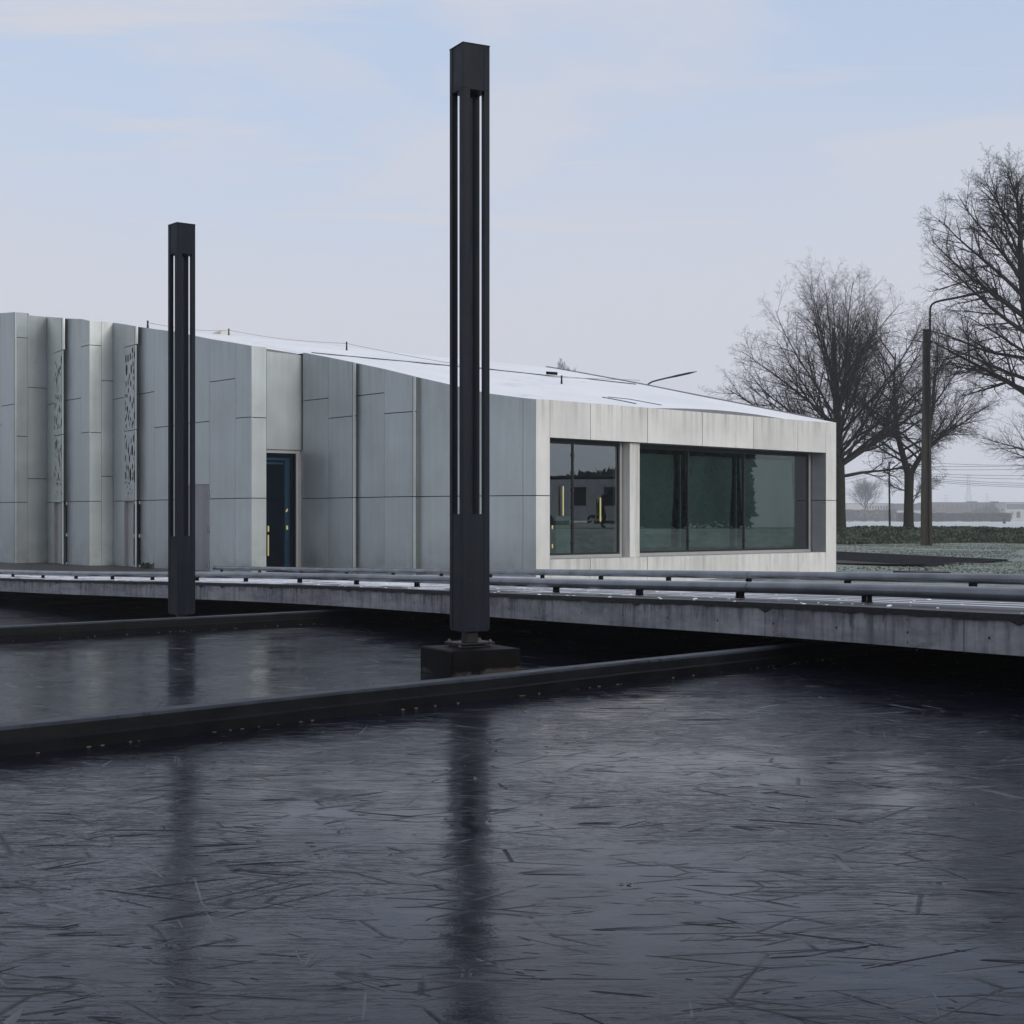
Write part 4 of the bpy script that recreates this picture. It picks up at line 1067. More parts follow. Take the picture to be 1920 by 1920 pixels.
    front_top += [(pt(p0, d0), zat(y0, d0)), (pt(p1, d1), zat(y1, d1))]

# ---- pale end facade with the big windows
K0 = Vector((0.54, 34.8, 0)); UD = Vector((0.699, 0.715, 0)); ND = Vector((0.715, -0.699, 0)); RZW = math.atan2(UD.y, UD.x)
LW = 12.3; ZT, ZO, ZS = 4.33, 3.478, 0.70
def PW(u, z, r=0.0): return K0 + UD * u - ND * r + Vector((0, 0, z))
def PW2(u): p = K0 + UD * u; return (p.x, p.y)
WP = M['white_panel']
facet(PW2(0.0), PW2(0.459), Z0, 4.32, ZT, [ZJ], WP, 'corner_panel')
facet(PW2(11.78), PW2(LW), Z0, ZT, 4.345, [ZJ], WP, 'corner_panel')
def wfacet(u0, u1, z0, z1, js, name):
    return facet(PW2(u0), PW2(u1), z0, z1, z1, [], WP, name, sjoints=[j - u0 for j in js])
o_ = wfacet(0.459 + 0.006, 11.78 - 0.006, ZO, ZT, [1.847, 3.94, 6.13, 8.34, 10.39], 'lintel_panel')
o_ = wfacet(0.459 + 0.006, 11.78 - 0.006, Z0, ZS, [1.847, 3.94, 10.4], 'sill_panel')
# soffit, sill slab, end reveals, backing
mb = MB(); mb.face([PW(0.459, ZO, 0.0), PW(11.78, ZO, 0.0), PW(11.78, ZO, 0.75), PW(0.459, ZO, 0.75)]); mb.build('window_soffit', M['grey_reveal'], BLD)
mb = MB(); mb.face([PW(0.459, ZS, 0.0), PW(11.78, ZS, 0.0), PW(11.78, ZS + 0.004, 0.75), PW(0.459, ZS + 0.004, 0.75)]); mb.build('window_ledge', WP, BLD)
mb = MB()
for (zl, zh) in ((ZS, ZJ - 0.01), (ZJ + 0.01, ZO)): mb.face([PW(11.78, zl, 0.0), PW(11.78, zl, 0.60), PW(11.78, zh, 0.60), PW(11.78, zh, 0.0)])
mb.build('end_reveal', M['grey_reveal'], BLD)
mb = MB(); mb.face([PW(0.459, ZS, 0.0), PW(0.459, ZS, 0.7), PW(0.459, ZO, 0.7), PW(0.459, ZO, 0.0)]); mb.build('end_reveal', M['grey_reveal'], BLD)
# pier between the windows
def wbox(mb, u0, u1, z0, z1, r0, r1, bev=0):
    c = K0 + UD * ((u0 + u1) / 2) - ND * ((r0 + r1) / 2); mb.box((c.x, c.y, (z0 + z1) / 2), (u1 - u0, r1 - r0, z1 - z0), RZW, 0, bev)
mb = MB(); wbox(mb, 3.43, 3.80, ZS + 0.006, ZO - 0.006, 0.13, 0.66); mb.build('pier', WP, BLD)
# sills
def window(u0, u1, r, panes, name='window'):
    fr = MB(); zl, zh = ZS + 0.008, ZO - 0.008
    wbox(fr, u0, u1, zl, zl + 0.075, r - 0.06, r + 0.05)
    wbox(fr, u1 - 0.06, u1, zl + 0.077, zh, r - 0.05, r + 0.05)
    w = fr.build(name, M['frame'], BLD)
    dk = MB()
    wbox(dk, u0, u1 - 0.062, zh - 0.10, zh, r - 0.02, r + 0.05)
    wbox(dk, u0, u1 - 0.062, zl + 0.077, zl + 0.12, r - 0.015, r + 0.05)
    wbox(dk, u1 - 0.10, u1 - 0.062, zl + 0.121, zh - 0.101, r - 0.02, r + 0.05)
    for m_ in panes: 
        wbox(dk, m_ - 0.022, m_ + 0.022, zl + 0.121, zh - 0.101, r - 0.025, r + 0.05)
        for zz in np.linspace(zl + 0.35, zh - 0.35, 6): wbox(dk, m_ - 0.036, m_ + 0.036, zz - 0.03, zz + 0.03, r - 0.035, r - 0.024)
    dk.build('mullion_frame', M['dark_frame'], w)
    edges = [u0] + list(panes) + [u1 - 0.10]
    for a, b in zip(edges, edges[1:]):
        g = MB(); g.face([PW(a + (0.022 if a != u0 else 0), zl + 0.12, r), PW(b - 0.022, zl + 0.12, r), PW(b - 0.022, zh - 0.10, r), PW(a + (0.022 if a != u0 else 0), zh - 0.10, r)])
        g.build('pane', M['glass'], w, recalc=False)
    return w
w1 = window(0.459, 3.34, 0.36, [1.62])
w2 = window(3.80, 11.72, 0.52, [6.20, 8.62])
def uof(px, r):
    q = (px - CX) / F; return (q * (34.8 + 0.699 * r) - (0.54 - 0.715 * r)) / (0.699 - q * 0.715)
def zwin(py, u, r): return zat(py, 34.8 + 0.715 * u + 0.699 * r)
# blinds hanging behind the panes of the second window, each bellied a little
for (a, b, zb) in ((3.95, 5.75, 0.92), (6.32, 8.22, 0.90), (8.66, 11.10, 0.88)):
    mb = MB(); nx, nz_ = 40, 24; vs = []; sd = a * 3.1
    for k in range(nz_ + 1):
        for j in range(nx + 1):
            u = a + (b - a) * j / nx; z = zb + (ZO - 0.22 - zb) * k / nz_
            r = 0.66 + 0.03 * math.sin(u * 2.3 + z * 1.4 + sd) + 0.02 * math.sin(u * 5.1 - z * 2.2 + sd)
            vs.append(PW(u, z, r))
    mb.poly(vs, [(k * (nx + 1) + j, k * (nx + 1) + j + 1, (k + 1) * (nx + 1) + j + 1, (k + 1) * (nx + 1) + j) for k in range(nz_) for j in range(nx)])
    mb.build('blind', M['blind'], w2, smooth=True)
    rr = MB(); rr.tube([PW(a, zb, 0.66), PW(b, zb, 0.66)], 0.02, 8); rr.build('blind_rail', M['frame'], w2)
# inner posts glimpsed beside the blinds
for u in (6.0, 8.40):
    mb = MB(); wbox(mb, u - 0.02, u + 0.02, ZS + 0.2, ZO - 0.2, 0.60, 0.66); mb.build('inner_post', M['pale_green'], w2)
# door pulls on the first window and the pale panel behind it
for (px, yt, yb) in ((1054, 911.5, 967), (1124, 933, 978), (1033.8, 985, 992), (1033.8, 1020, 1028)):
    u = uof(px, 0.32); mb = MB(); wbox(mb, u - 0.018, u + 0.018, zwin(yb, u, 0.3), zwin(yt, u, 0.3), 0.28, 0.315, 0.004); mb.build('pull_handle', M['yellow'], w1)
mb = MB(); wbox(mb, uof(1042.5, 1.1), uof(1070.5, 1.1), 0.45, zwin(968, 0.6, 1.1), 1.1, 1.35); mb.build('pale_panel', M['pale_green'], w1)
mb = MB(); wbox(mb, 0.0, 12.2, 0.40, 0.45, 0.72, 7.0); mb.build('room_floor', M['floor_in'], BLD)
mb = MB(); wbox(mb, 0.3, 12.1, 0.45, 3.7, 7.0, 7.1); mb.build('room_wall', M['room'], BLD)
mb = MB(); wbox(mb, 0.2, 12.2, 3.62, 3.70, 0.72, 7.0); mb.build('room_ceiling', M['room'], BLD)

# ---- roof: from the facade tops back to the rear edge
bs = [0, 3.6, 5.27, 7.9, 11.4, 15.4, 21, 22.8, 25, 30, 45]; bz = [4.345, 5.42, 5.93, 6.68, 7.37, 8.19, 9.35, 9.68, 10.05, 10.6, 12.0]
CR = K0 + UD * LW
def back_pt(s): return Vector((CR.x - s, CR.y + s, float(np.interp(s, bs, bz))))
ftop = []
for (p, z) in front_top:
    v = Vector((p[0], p[1], z - 0.015))
    if ftop and (v - ftop[-1]).length < 0.02: continue
    ftop.append(v + Vector((0.02, 0.03, 0)))
nF = len(ftop)
rows = []
L_all = [0.0]
for a, b in zip(ftop, ftop[1:]): L_all.append(L_all[-1] + (b - a).length)
pairs = []
for k, p in enumerate(ftop): pairs.append((p, back_pt(45 - 33 * L_all[k] / L_all[-1])))
nW = 24
for k in range(1, nW + 1):
    u = LW * k / nW; p = PW(u, ZT - 0.02 + 0.015 * k / nW, 0.04)
    pairs.append((p, back_pt(12 * (1 - k / nW))))
MR = 10
mb = MB(); vs = []
for (a, b) in pairs:
    for q in range(MR + 1): vs.append(a.lerp(b, q / MR))
mb.poly(vs, [(k * (MR + 1) + q, (k + 1) * (MR + 1) + q, (k + 1) * (MR + 1) + q + 1, k * (MR + 1) + q + 1) for k in range(len(pairs) - 1) for q in range(MR)])
roof = mb.build('roof', M['snow'], BLD)
for poly in roof.data.polygons:
    if poly.normal.z < 0: poly.flip()
# rear and flank wall
mb = MB()
S = [45 * k / 30 for k in range(31)]
for a, b in zip(S, S[1:]):
    p, q = back_pt(a), back_pt(b); mb.face([(p.x, p.y, 0), (q.x, q.y, 0), q, p])
p, q = back_pt(45), ftop[0]; mb.face([(p.x, p.y, 0), (q.x, q.y, 0), q, p])
mb.build('rear_wall', M['metal_panel'], BLD)
# eaves flashing along the rear roof edge, thin
mb = MB()
pts = [back_pt(s) + Vector((0, 0, 0.02)) for s in np.linspace(0.3, 8, 20)]
mb.tube(pts, 0.02, 6); mb.build('eaves_flashing', M['flashing'], BLD)
# seam and safety line on the roof
bvh_roof = BVHTree.FromPolygons([tuple(v.co) for v in roof.data.vertices], [tuple(p.vertices) for p in roof.data.polygons])
EYEV = Vector((0, 0, EYE))
def on_roof(px, py):
    h = bvh_roof.ray_cast(EYEV, (at(px, py, 1.0) - EYEV).normalized())
    return h[0]
def roof_line(pix, lift, rad, name, mat, k=6):
    P = [on_roof(*q) for q in pix]; P = [p + Vector((0, 0, lift)) for p in P if p is not None]
    if len(P) > 1:
        mb = MB(); mb.tube(P, rad, k); return mb.build(name, mat, BLD)
roof_line([(585, 662), (660, 669), (760, 678), (841, 686), (930, 694.5), (1020, 704), (1110, 712), (1192, 721)], 0.0, 0.028, 'roof_seam', M['roof_dark'])
roof_line([(1130, 745.5), (1165, 752), (1192, 757.5)], 0.0, 0.025, 'roof_valley', M['roof_dark'])
roof_line([(1140, 745), (1180, 749), (1240, 760)], 0.0, 0.02, 'roof_valley', M['roof_dark'])
# parapet upstand behind the pale facade
mb = MB()
for k in range(12):
    u0, u1 = 4.0 + 6.2 * k / 12, 4.0 + 6.2 * (k + 1) / 12
    h0, h1 = 0.10 * math.sin(math.pi * min(1, k / 12)), 0.10 * math.sin(math.pi * min(1, (k + 1) / 12))
    mb.face([PW(u0, ZT - 0.03, 0.10), PW(u1, ZT - 0.03, 0.10), PW(u1, ZT + h1, 0.12), PW(u0, ZT + h0, 0.12)])
mb.build('parapet_upstand', M['flashing'], BLD)
# fall-arrest posts and cable
posts = [(277, 612.5, 605, 46.2), (429, 628.5, 619, None), (650, 657, 644, None), (1053, 720, 708, None)]
tops = []
for (px, pyb, pyt, dd) in posts:
    b = on_roof(px, pyb) if dd is None else at(px, pyb, dd)
    if b is None: b = at(px, pyb, 55)
    tp = Vector((b.x, b.y, b.z + (pyb - pyt) / F * b.y)); tops.append(tp)
    mb = MB(); mb.tube([b - Vector((0, 0, 0.1)), tp], [0.04, 0.025], 6); mb.tube([tp, tp + Vector((0, 0, 0.06))], 0.03, 6); mb.build('anchor_post', M['dark_steel'], BLD)
mb = MB()
for a, b in zip(tops, tops[1:]):
    P = [a.lerp(b, q / 10) - Vector((0, 0, 0.10 * math.sin(math.pi * q / 10))) for q in range(11)]; mb.tube(P, 0.0055, 4)
P = on_roof(1200, 722)
if P is not None: mb.tube([tops[-1], P + Vector((0, 0, 0.15))], 0.0055, 4)
mb.build('safety_cable', M['dark_steel'], BLD)
a_, b_ = on_roof(1024, 706.5), on_roof(1045, 708)
if a_ and b_:
    mb = MB(); mb.tube([a_ + Vector((0, 0, 0.12)), b_ + Vector((0, 0, 0.12))], 0.045, 8); mb.build('cable_damper', M['black_rubber'], BLD)
# low rooflight behind the ridge
p0, p1 = at(362, 621, 67.5), at(420, 626, 64.0)
mb = MB(); dd = (p1 - p0); rz = math.atan2(dd.y, dd.x); c = (p0 + p1) / 2
mb.box((c.x, c.y, c.z - 0.45), (dd.length, 0.3, 0.62), rz); rl = mb.build('rooflight', M['hatch'], BLD)
mb = MB(); c = p0.lerp(p1, 0.72); nn = Vector((dd.y, -dd.x, 0)).normalized() * 0.155; mb.box((c.x + nn.x, c.y + nn.y, c.z - 0.23), (0.5, 0.02, 0.10), rz); mb.build('orange_strip', M['hatch_orange'], rl)
# weeds at the foot of the wall
rg = random.Random(2); mb = MB()
for k in range(34):
    p = at(280 + rg.gauss(0, 3.5), 975, 43.0); a = rg.uniform(0, 6.28); h = rg.uniform(0.03, 0.18); l = rg.uniform(0.03, 0.15)
    x, y = p.x + rg.gauss(0, 0.05), p.y - 0.25 + rg.gauss(0, 0.1)
    mb.face([(x - 0.02, y, 0.26), (x + 0.02, y, 0.26), (x + 0.03 + math.cos(a) * l, y + math.sin(a) * l, 0.26 + h), (x - 0.02 + math.cos(a) * l, y + math.sin(a) * l, 0.26 + h * 0.9)])
tag(mb.build('weed', M['blade_dark']), 'small dark weed growing at the foot of the metal wall', 'weed')
# inspection cover on the lawn
c = at(1728, 1076, 42.5); mb = MB(); mb.box((c.x, c.y, 0.14), (0.9, 1.4, 0.10), R(20), 0, 0.01)
tag(mb.build('inspection_cover', M['dark_steel']), 'flat dark inspection cover on the frosted lawn beyond the rails', 'cover')

# ------------------------------------------------------------------ dead leaves on the ice
rg = random.Random(31)
leaf_me = None
for k in range(14):
    t_ = rg.uniform(0.30, 0.90); p = C1A.lerp(C1B, t_); p = p + Vector((0.70, -0.71, 0)) * rg.uniform(0.05, 0.16) if k < 9 else Vector((rg.uniform(-1.3, 1.3), rg.uniform(4.6, 7.3), 0))
    if leaf_me is None:
        mb = MB(); mb.face([(-0.03, 0, 0.002), (0, -0.016, 0.006), (0.034, 0, 0.003), (0, 0.017, 0.010)]); mb.face([(-0.03, 0, 0.0025), (-0.05, 0.004, 0.006), (-0.03, 0.003, 0.004)])
        o = mb.build('dead_leaf', M['leaf']); leaf_me = o
    else: o = leaf_me.copy(); col.objects.link(o)
    o.location = (p.x, p.y, ZN + 0.001); o.rotation_euler = (0, 0, rg.uniform(0, 6.28)); s = rg.uniform(0.3, 0.65); o.scale = (s, s, s)
    tag(o, 'small yellow-brown dead leaf lying on the black ice', 'leaf', 'dead leaves frozen on the front pool')

# ------------------------------------------------------------------ trees
def grow_tree(seed, trunk_pts, trunk_r, spec, primaries):
    """returns lists of polylines (points, radii, level)"""
    rg = np.random.default_rng(seed); out = []
    def branch(p, d, Ln, r, lvl):
        sp = spec[lvl]; n = sp['n']; pts = [p]; step = Ln / n; dirs = []
        for i in range(n):
            d = d + rg.normal(0, sp['jit'], 3); d[2] += sp['up']; d = d / np.linalg.norm(d)
            p = p + d * step; pts.append(p); dirs.append(d)
        tt = np.linspace(0, 1, n + 1); rr = r * (1 - tt * sp['taper'])
        out.append((np.array(pts), rr, lvl))
        if lvl + 1 >= len(spec): return
        nc = max(1, int(round(sp['kids'] * (0.8 + 0.4 * rg.random())))); az = rg.uniform(0, 6.28)
        for k in range(nc):
            t = sp['start'] + (1 - sp['start']) * (k + rg.random() * 0.7) / nc; t = min(t, 0.99)
            fi = t * n; i = min(int(fi), n - 1); q = pts[i] + (pts[i + 1] - pts[i]) * (fi - i); dd = dirs[i]
            az += 2.4 + rg.normal(0, 0.4)
            ref = np.array([0, 0, 1.0]) if abs(dd[2]) < 0.9 else np.array([1.0, 0, 0])
            u = np.cross(dd, ref); u /= np.linalg.norm(u); w = np.cross(dd, u)
            an = sp['ang'] * (0.75 + 0.5 * rg.random())
            nd = dd * math.cos(an) + (u * math.cos(az) + w * math.sin(az)) * math.sin(an)
            branch(q, nd, Ln * sp['ratio'] * (1.15 - 0.55 * t) * (0.75 + 0.5 * rg.random()), max(0.0045, min(rr[i] * 0.62, r * sp['rr'])), lvl + 1)
    for pr in primaries(rg): branch(np.array(pr[0], float), np.array(pr[1], float) / np.linalg.norm(pr[1]), pr[2], pr[3], 0)
    return out
def tubes_mesh(name, lines, kfun, mat, parent):
    groups = {}
    for (P, r, lvl) in lines: groups.setdefault((len(P), kfun(lvl)), []).append((P, r))
    V, Fq = [], []; base = 0
    for (n, k), ls in groups.items():
        P = np.stack([l[0] for l in ls]); r = np.stack([l[1] for l in ls]); m_ = len(ls)
        D = np.empty_like(P); D[:, 1:-1] = P[:, 2:] - P[:, :-2]; D[:, 0] = P[:, 1] - P[:, 0]; D[:, -1] = P[:, -1] - P[:, -2]
        D /= np.linalg.norm(D, axis=2, keepdims=True)
        d0 = P[:, -1] - P[:, 0]; d0 /= np.linalg.norm(d0, axis=1, keepdims=True)
        ref = np.where((np.abs(d0[:, 2]) < 0.85)[:, None], np.array([[0, 0, 1.0]]), np.array([[1.0, 0, 0]]))[:, None, :]
        U = np.cross(D, np.broadcast_to(ref, D.shape)); U /= np.linalg.norm(U, axis=2, keepdims=True); Wv = np.cross(D, U)
        a = 2 * np.pi * np.arange(k) / k
        ring = P[:, :, None, :] + r[:, :, None, None] * (U[:, :, None, :] * np.cos(a)[None, None, :, None] + Wv[:, :, None, :] * np.sin(a)[None, None, :, None])
        V.append(ring.reshape(-1, 3))
        idx = base + np.arange(m_ * n * k).reshape(m_, n, k)
        q = np.stack([idx[:, :-1], np.roll(idx, -1, 2)[:, :-1], np.roll(idx, -1, 2)[:, 1:], idx[:, 1:]], -1).reshape(-1, 4)
        Fq.append(q); base += m_ * n * k
    V = np.concatenate(V); Fq = np.concatenate(Fq)
    me = bpy.data.meshes.new(name); me.vertices.add(len(V)); me.vertices.foreach_set('co', V.astype(np.float32).ravel())
    me.loops.add(len(Fq) * 4); me.loops.foreach_set('vertex_index', Fq.astype(np.int32).ravel())
    me.polygons.add(len(Fq)); me.polygons.foreach_set('loop_start', np.arange(0, len(Fq) * 4, 4, dtype=np.int32))
    me.polygons.foreach_set('use_smooth', np.ones(len(Fq), dtype=bool))
    me.materials.append(mat); me.update(calc_edges=True)
    o = bpy.data.objects.new(name, me); col.objects.link(o); o.parent = parent
    return o
SPEC = [dict(n=9, jit=0.06, up=0.022, taper=0.86, kids=12, start=0.20, ang=0.58, ratio=0.40, rr=0.42),
        dict(n=6, jit=0.10, up=0.018, taper=0.8, kids=7, start=0.12, ang=0.68, ratio=0.46, rr=0.42),
        dict(n=4, jit=0.14, up=0.012, taper=0.7, kids=4, start=0.12, ang=0.75, ratio=0.48, rr=0.45),
        dict(n=3, jit=0.17, up=0.01, taper=0.6, kids=3, start=0.25, ang=0.75, ratio=0.6, rr=0.7),
        dict(n=2, jit=0.17, up=0.01, taper=0.5, kids=0, start=0.3, ang=0.6, ratio=0.6, rr=0.7)]
def trunk_line(pts, rads):
    P = smooth_poly([Vector(p) for p in pts], 2); n = len(P)
    return (np.array([list(p) for p in P]), np.interp(np.linspace(0, 1, n), np.linspace(0, 1, len(rads)), rads), -1)
def make_tree(name, loc, label, trunks, primaries, spec, seed, mats=('bark_moss', 'twig'), group='bare trees along the bank', twig_boost=1.0, flare=True):
    t = thing(name, loc, label, 'tree', group)
    lines = grow_tree(seed, None, None, spec, primaries)
    if twig_boost != 1.0: lines = [(P, r * (twig_boost if l >= 2 else 1), l) for P, r, l in lines]
    tubes_mesh('trunk', [trunk_line(*tr) for tr in trunks], lambda l: 12, M[mats[0]], t)
    tubes_mesh('crown', lines, lambda l: {0: 6, 1: 5, 2: 4}.get(l, 3), M[mats[1]], t)
    return t
def interp_tr(pts, f):
    P = [Vector(p) for p in pts]; n = len(P) - 1; k = min(int(f * n), n - 1); return P[k].lerp(P[k + 1], f * n - k)

# tree at the building corner: tall leader, many ascending limbs
loc = at(1575, 993, 107.0); tkA = [(0, 0, -0.3), (0.02, 0, 1.5), (0.0, 0, 4.0), (-0.15, 0, 7.0), (-0.3, 0, 10.0), (-0.38, 0.1, 12.0), (-0.5, 0, 14.0)]
def primA(rg):
    out = []
    out.append(((0.15, 0, 4.6), (0.95, 0.1, 0.50), 7.5, 0.24))
    out.append(((-0.1, 0, 5.4), (-0.95, 0.1, 0.38), 8.6, 0.17))
    N_ = 40
    for k in range(N_):
        q = (k + rg.random()) / N_; f = 0.31 + 0.36 * q; p = interp_tr(tkA, f); az = k * 2.39996 + rg.normal(0, 0.3)
        inc = R(74 - 60 * q ** 0.8) + rg.normal(0, 0.10)
        Ln = (9.3 - 1.9 * q) * (0.85 + 0.25 * rg.random())
        out.append((tuple(p), (math.sin(inc) * math.cos(az), math.sin(inc) * math.sin(az), math.cos(inc)), Ln, 0.135 - 0.06 * q))
    return out
make_tree('bare_tree', loc, 'big bare tree with ascending limbs rising right behind the pale building corner', [(tkA, [0.52, 0.37, 0.35, 0.30, 0.22, 0.13, 0.04])], primA, SPEC, 11)
# forked tree behind the lamp pole
loc = at(1704, 990.5, 110.0)
tkB = [(0, 0, -0.25), (-0.02, 0, 0.35), (0.0, 0, 2.2), (0.03, 0, 3.9)]
tkBl = [(0.03, 0, 3.6), (-0.35, 0.1, 5.0), (-0.8, 0.2, 6.8), (-1.0, 0.3, 9.5), (-0.9, 0.2, 12.5)]
tkBr = [(0.03, 0, 3.7), (0.45, -0.1, 4.5), (1.1, -0.2, 5.6), (1.6, -0.3, 8.0), (1.8, -0.2, 11.5)]
def primB(rg):
    out = []
    for (tk, nb, a0) in ((tkBl, 15, 0.3), (tkBr, 16, 2.0)):
        for k in range(nb):
            f = 0.18 + 0.78 * (k + rg.random()) / nb; p = interp_tr(tk, f); az = a0 + k * 2.39996 + rg.normal(0, 0.3)
            inc = R(76) - R(46) * f + rg.normal(0, 0.1); Ln = (7.0 - 2.4 * f) * (0.8 + 0.35 * rg.random())
            out.append((tuple(p), (math.sin(inc) * math.cos(az), math.sin(inc) * math.sin(az), math.cos(inc)), Ln, 0.11 - 0.05 * f))
    out += [((-0.1, 0, 2.6), (-0.8, -0.3, 0.3), 1.8, 0.06), ((0.2, 0, 1.6), (0.5, -0.2, 1.0), 2.0, 0.05), ((0.2, 0, 2.2), (0.9, -0.1, 0.5), 2.4, 0.04)]
    return out
make_tree('bare_tree', loc, 'forked bare tree with mossy trunk standing directly behind the concrete lamp pole', [(tkB, [0.62, 0.37, 0.33, 0.36]), (tkBl, [0.27, 0.24, 0.18, 0.10, 0.03]), (tkBr, [0.24, 0.20, 0.17, 0.10, 0.03])], primB, SPEC, 23)
# tall tree at the right edge, leaning over
loc = at(1992, 995, 84.0)
tkC = [(0, 0, -0.3), (-0.2, 0, 3.0), (-0.7, 0, 7.0), (-1.5, 0, 11.0), (-2.0, 0.1, 14.0), (-2.3, 0.1, 17.5), (-2.2, 0, 21.0)]
tkC = [(x, y, z * 0.87) for x, y, z in tkC]
def primC(rg):
    out = []
    spec_l = [((-0.75, 0, 7.6), (-0.75, 0.15, 0.62), 9.0, 0.20), ((-0.9, 0, 9.0), (-0.95, -0.2, 0.30), 8.2, 0.13), ((-1.4, 0, 10.6), (-0.95, 0.25, 0.30), 7.5, 0.12), ((-1.7, 0, 12.2), (-0.95, -0.25, 0.42), 8.0, 0.13),
              ((-1.9, 0, 13.2), (-0.85, 0.2, 0.62), 8.0, 0.14), ((-2.1, 0, 14.6), (-0.75, -0.2, 0.78), 7.5, 0.12), ((-2.2, 0, 15.8), (-0.55, 0.2, 0.9), 7.0, 0.11), ((-2.25, 0, 17.0), (-0.35, -0.1, 1.0), 6.0, 0.09), ((-2.2, 0, 18), (-0.1, 0.2, 1.0), 5.5, 0.07), ((-2.2, 0, 16.4), (0.3, 0.2, 1.0), 6.5, 0.09),
              ((-1.0, 0, 8.6), (-0.6, -0.7, 0.45), 7.0, 0.10)]
    out += [((a[0], a[1], a[2] * 0.87), b, c_ * 0.84, d_) for a, b, c_, d_ in spec_l]
    for k in range(20):
        f = 0.36 + 0.6 * (k + rg.random()) / 20; p = interp_tr(tkC, f); az = k * 2.39996; inc = R(75) - R(45) * (f - 0.36) / 0.6
        out.append((tuple(p), (math.sin(inc) * math.cos(az), math.sin(inc) * math.sin(az), math.cos(inc)), (7.0 - 3.3 * (f - 0.36) / 0.6) * (0.8 + 0.35 * rg.random()), 0.10))
    return out
SPEC_C = [dict(s) for s in SPEC]; SPEC_C[0].update(kids=12, up=0.012, ang=0.7); SPEC_C[1].update(kids=8, up=0.03)
make_tree('bare_tree', loc, 'tallest bare tree reaching in at the right edge with long arching limbs', [(tkC, [0.55, 0.44, 0.40, 0.34, 0.24, 0.13, 0.04])], primC, SPEC_C, 37)
# another crown lower at the right edge, farther off
SPEC_S = [dict(n=7, jit=0.08, up=0.03, taper=0.85, kids=10, start=0.15, ang=0.6, ratio=0.45, rr=0.42), dict(n=5, jit=0.1, up=0.05, taper=0.8, kids=8, start=0.12, ang=0.6, ratio=0.5, rr=0.45), dict(n=3, jit=0.12, up=0.04, taper=0.7, kids=5, start=0.15, ang=0.6, ratio=0.55, rr=0.6), dict(n=2, jit=0.14, up=0.03, taper=0.6, kids=0, start=0.2, ang=0.6, ratio=0.6, rr=0.7)]
def prim_round(h0, h1, n, Ln, r, tk, inc0=80, inc1=20):
    def f(rg):
        out = []
        for k in range(n):
            q = (k + rg.random()) / n; p = interp_tr(tk, h0 + (h1 - h0) * q); az = k * 2.39996; inc = R(inc0 + (inc1 - inc0) * q)
            out.append((tuple(p), (math.sin(inc) * math.cos(az), math.sin(inc) * math.sin(az), math.cos(inc)), Ln * (1.05 - 0.45 * q) * (0.8 + 0.4 * rg.random()), r))
        return out
    return f
tkD = [(0, 0, -0.2), (0, 0, 4), (0.1, 0, 8), (0, 0, 12)]
loc = at(1990, 985, 132.0)
make_tree('bare_tree', loc, 'lower bare crown at the right edge, under the tallest tree', [(tkD, [0.35, 0.28, 0.2, 0.05])], prim_round(0.35, 0.95, 22, 6.6, 0.10, tkD), SPEC_S, 5)
# tips showing over the roof
tkE = [(0, 0, 0), (0, 0, 5), (0.1, 0, 9), (0, 0, 12)]
loc = Vector((xat(1052, 125), 125, 0.8)); make_tree('bare_tree', loc, 'bare tree whose frosted tips just show over the snowy roof, left of the lamp arm', [(tkE, [0.25, 0.2, 0.13, 0.04])], prim_round(0.5, 0.97, 18, 2.9, 0.06, tkE, 50, 12), SPEC_S, 6, ('bark', 'twig_frost'))
# pale hazy tree far out in the field
tkF = [(0, 0, -0.1), (0, 0, 5.5), (0.1, 0, 10), (0, 0, 16)]
loc = Vector((xat(1622, 740), 740, 0.8)); make_tree('bare_tree', loc, 'pale far tree fading in the mist between the two near trunks', [(tkF, [0.35, 0.3, 0.2, 0.05])], prim_round(0.3, 0.85, 20, 13, 0.16, tkF, 52, 6), SPEC_S, 7, ('bark', 'twig'), twig_boost=1.5)

# ------------------------------------------------------------------ poles and wires
def street_lamp(base, H, w0, w1, arm, label, top_arm):
    t = thing('street_lamp', base, label, 'street lamp', 'street lamps')
    mb = MB(); n = 8
    for k in range(n):
        a, b = k / n, (k + 1) / n; wa, wb = w0 + (w1 - w0) * a, w0 + (w1 - w0) * b
        # H-section: two flanges and a web
        for (ox, sx, sy) in ((-0.36, 0.28, 1.0), (0.36, 0.28, 1.0), (0, 0.44, 0.55)):
            r0 = [(ox * wa + q[0] * sx * wa / 2, q[1] * sy * wa / 2, H * a) for q in ((-1, -1), (1, -1), (1, 1), (-1, 1))]
            r1 = [(ox * wb + q[0] * sx * wb / 2, q[1] * sy * wb / 2, H * b) for q in ((-1, -1), (1, -1), (1, 1), (-1, 1))]
            mb.poly(r0 + r1, [(0, 1, 5, 4), (1, 2, 6, 5), (2, 3, 7, 6), (3, 0, 4, 7)] + ([(4, 5, 6, 7)] if k == n - 1 else []))
    mb.build('pole', M['pole'], t, world=False)
    mb = MB(); P = smooth_poly([Vector(p) for p in arm], 2); mb.tube(P, 0.06, 8); ar = mb.build('lamp_arm', M['dark_steel'], t, smooth=True, world=False)
    e = Vector(arm[-1]); d = (Vector(arm[-1]) - Vector(arm[-2])).normalized()
    mb = MB(); mb.tube([e - d * 0.1, e + d * 0.5, e + d * 1.5, e + d * 2.1], [0.06, 0.085, 0.08, 0.02], 8); mb.build('lamp_head', M['dark_steel'], ar, smooth=True, world=False)
    return t
base = at(1737, 1022, 88.0); base.z = 0.12; sM = 88.0 / F
Hh = (1022 - 616) * sM
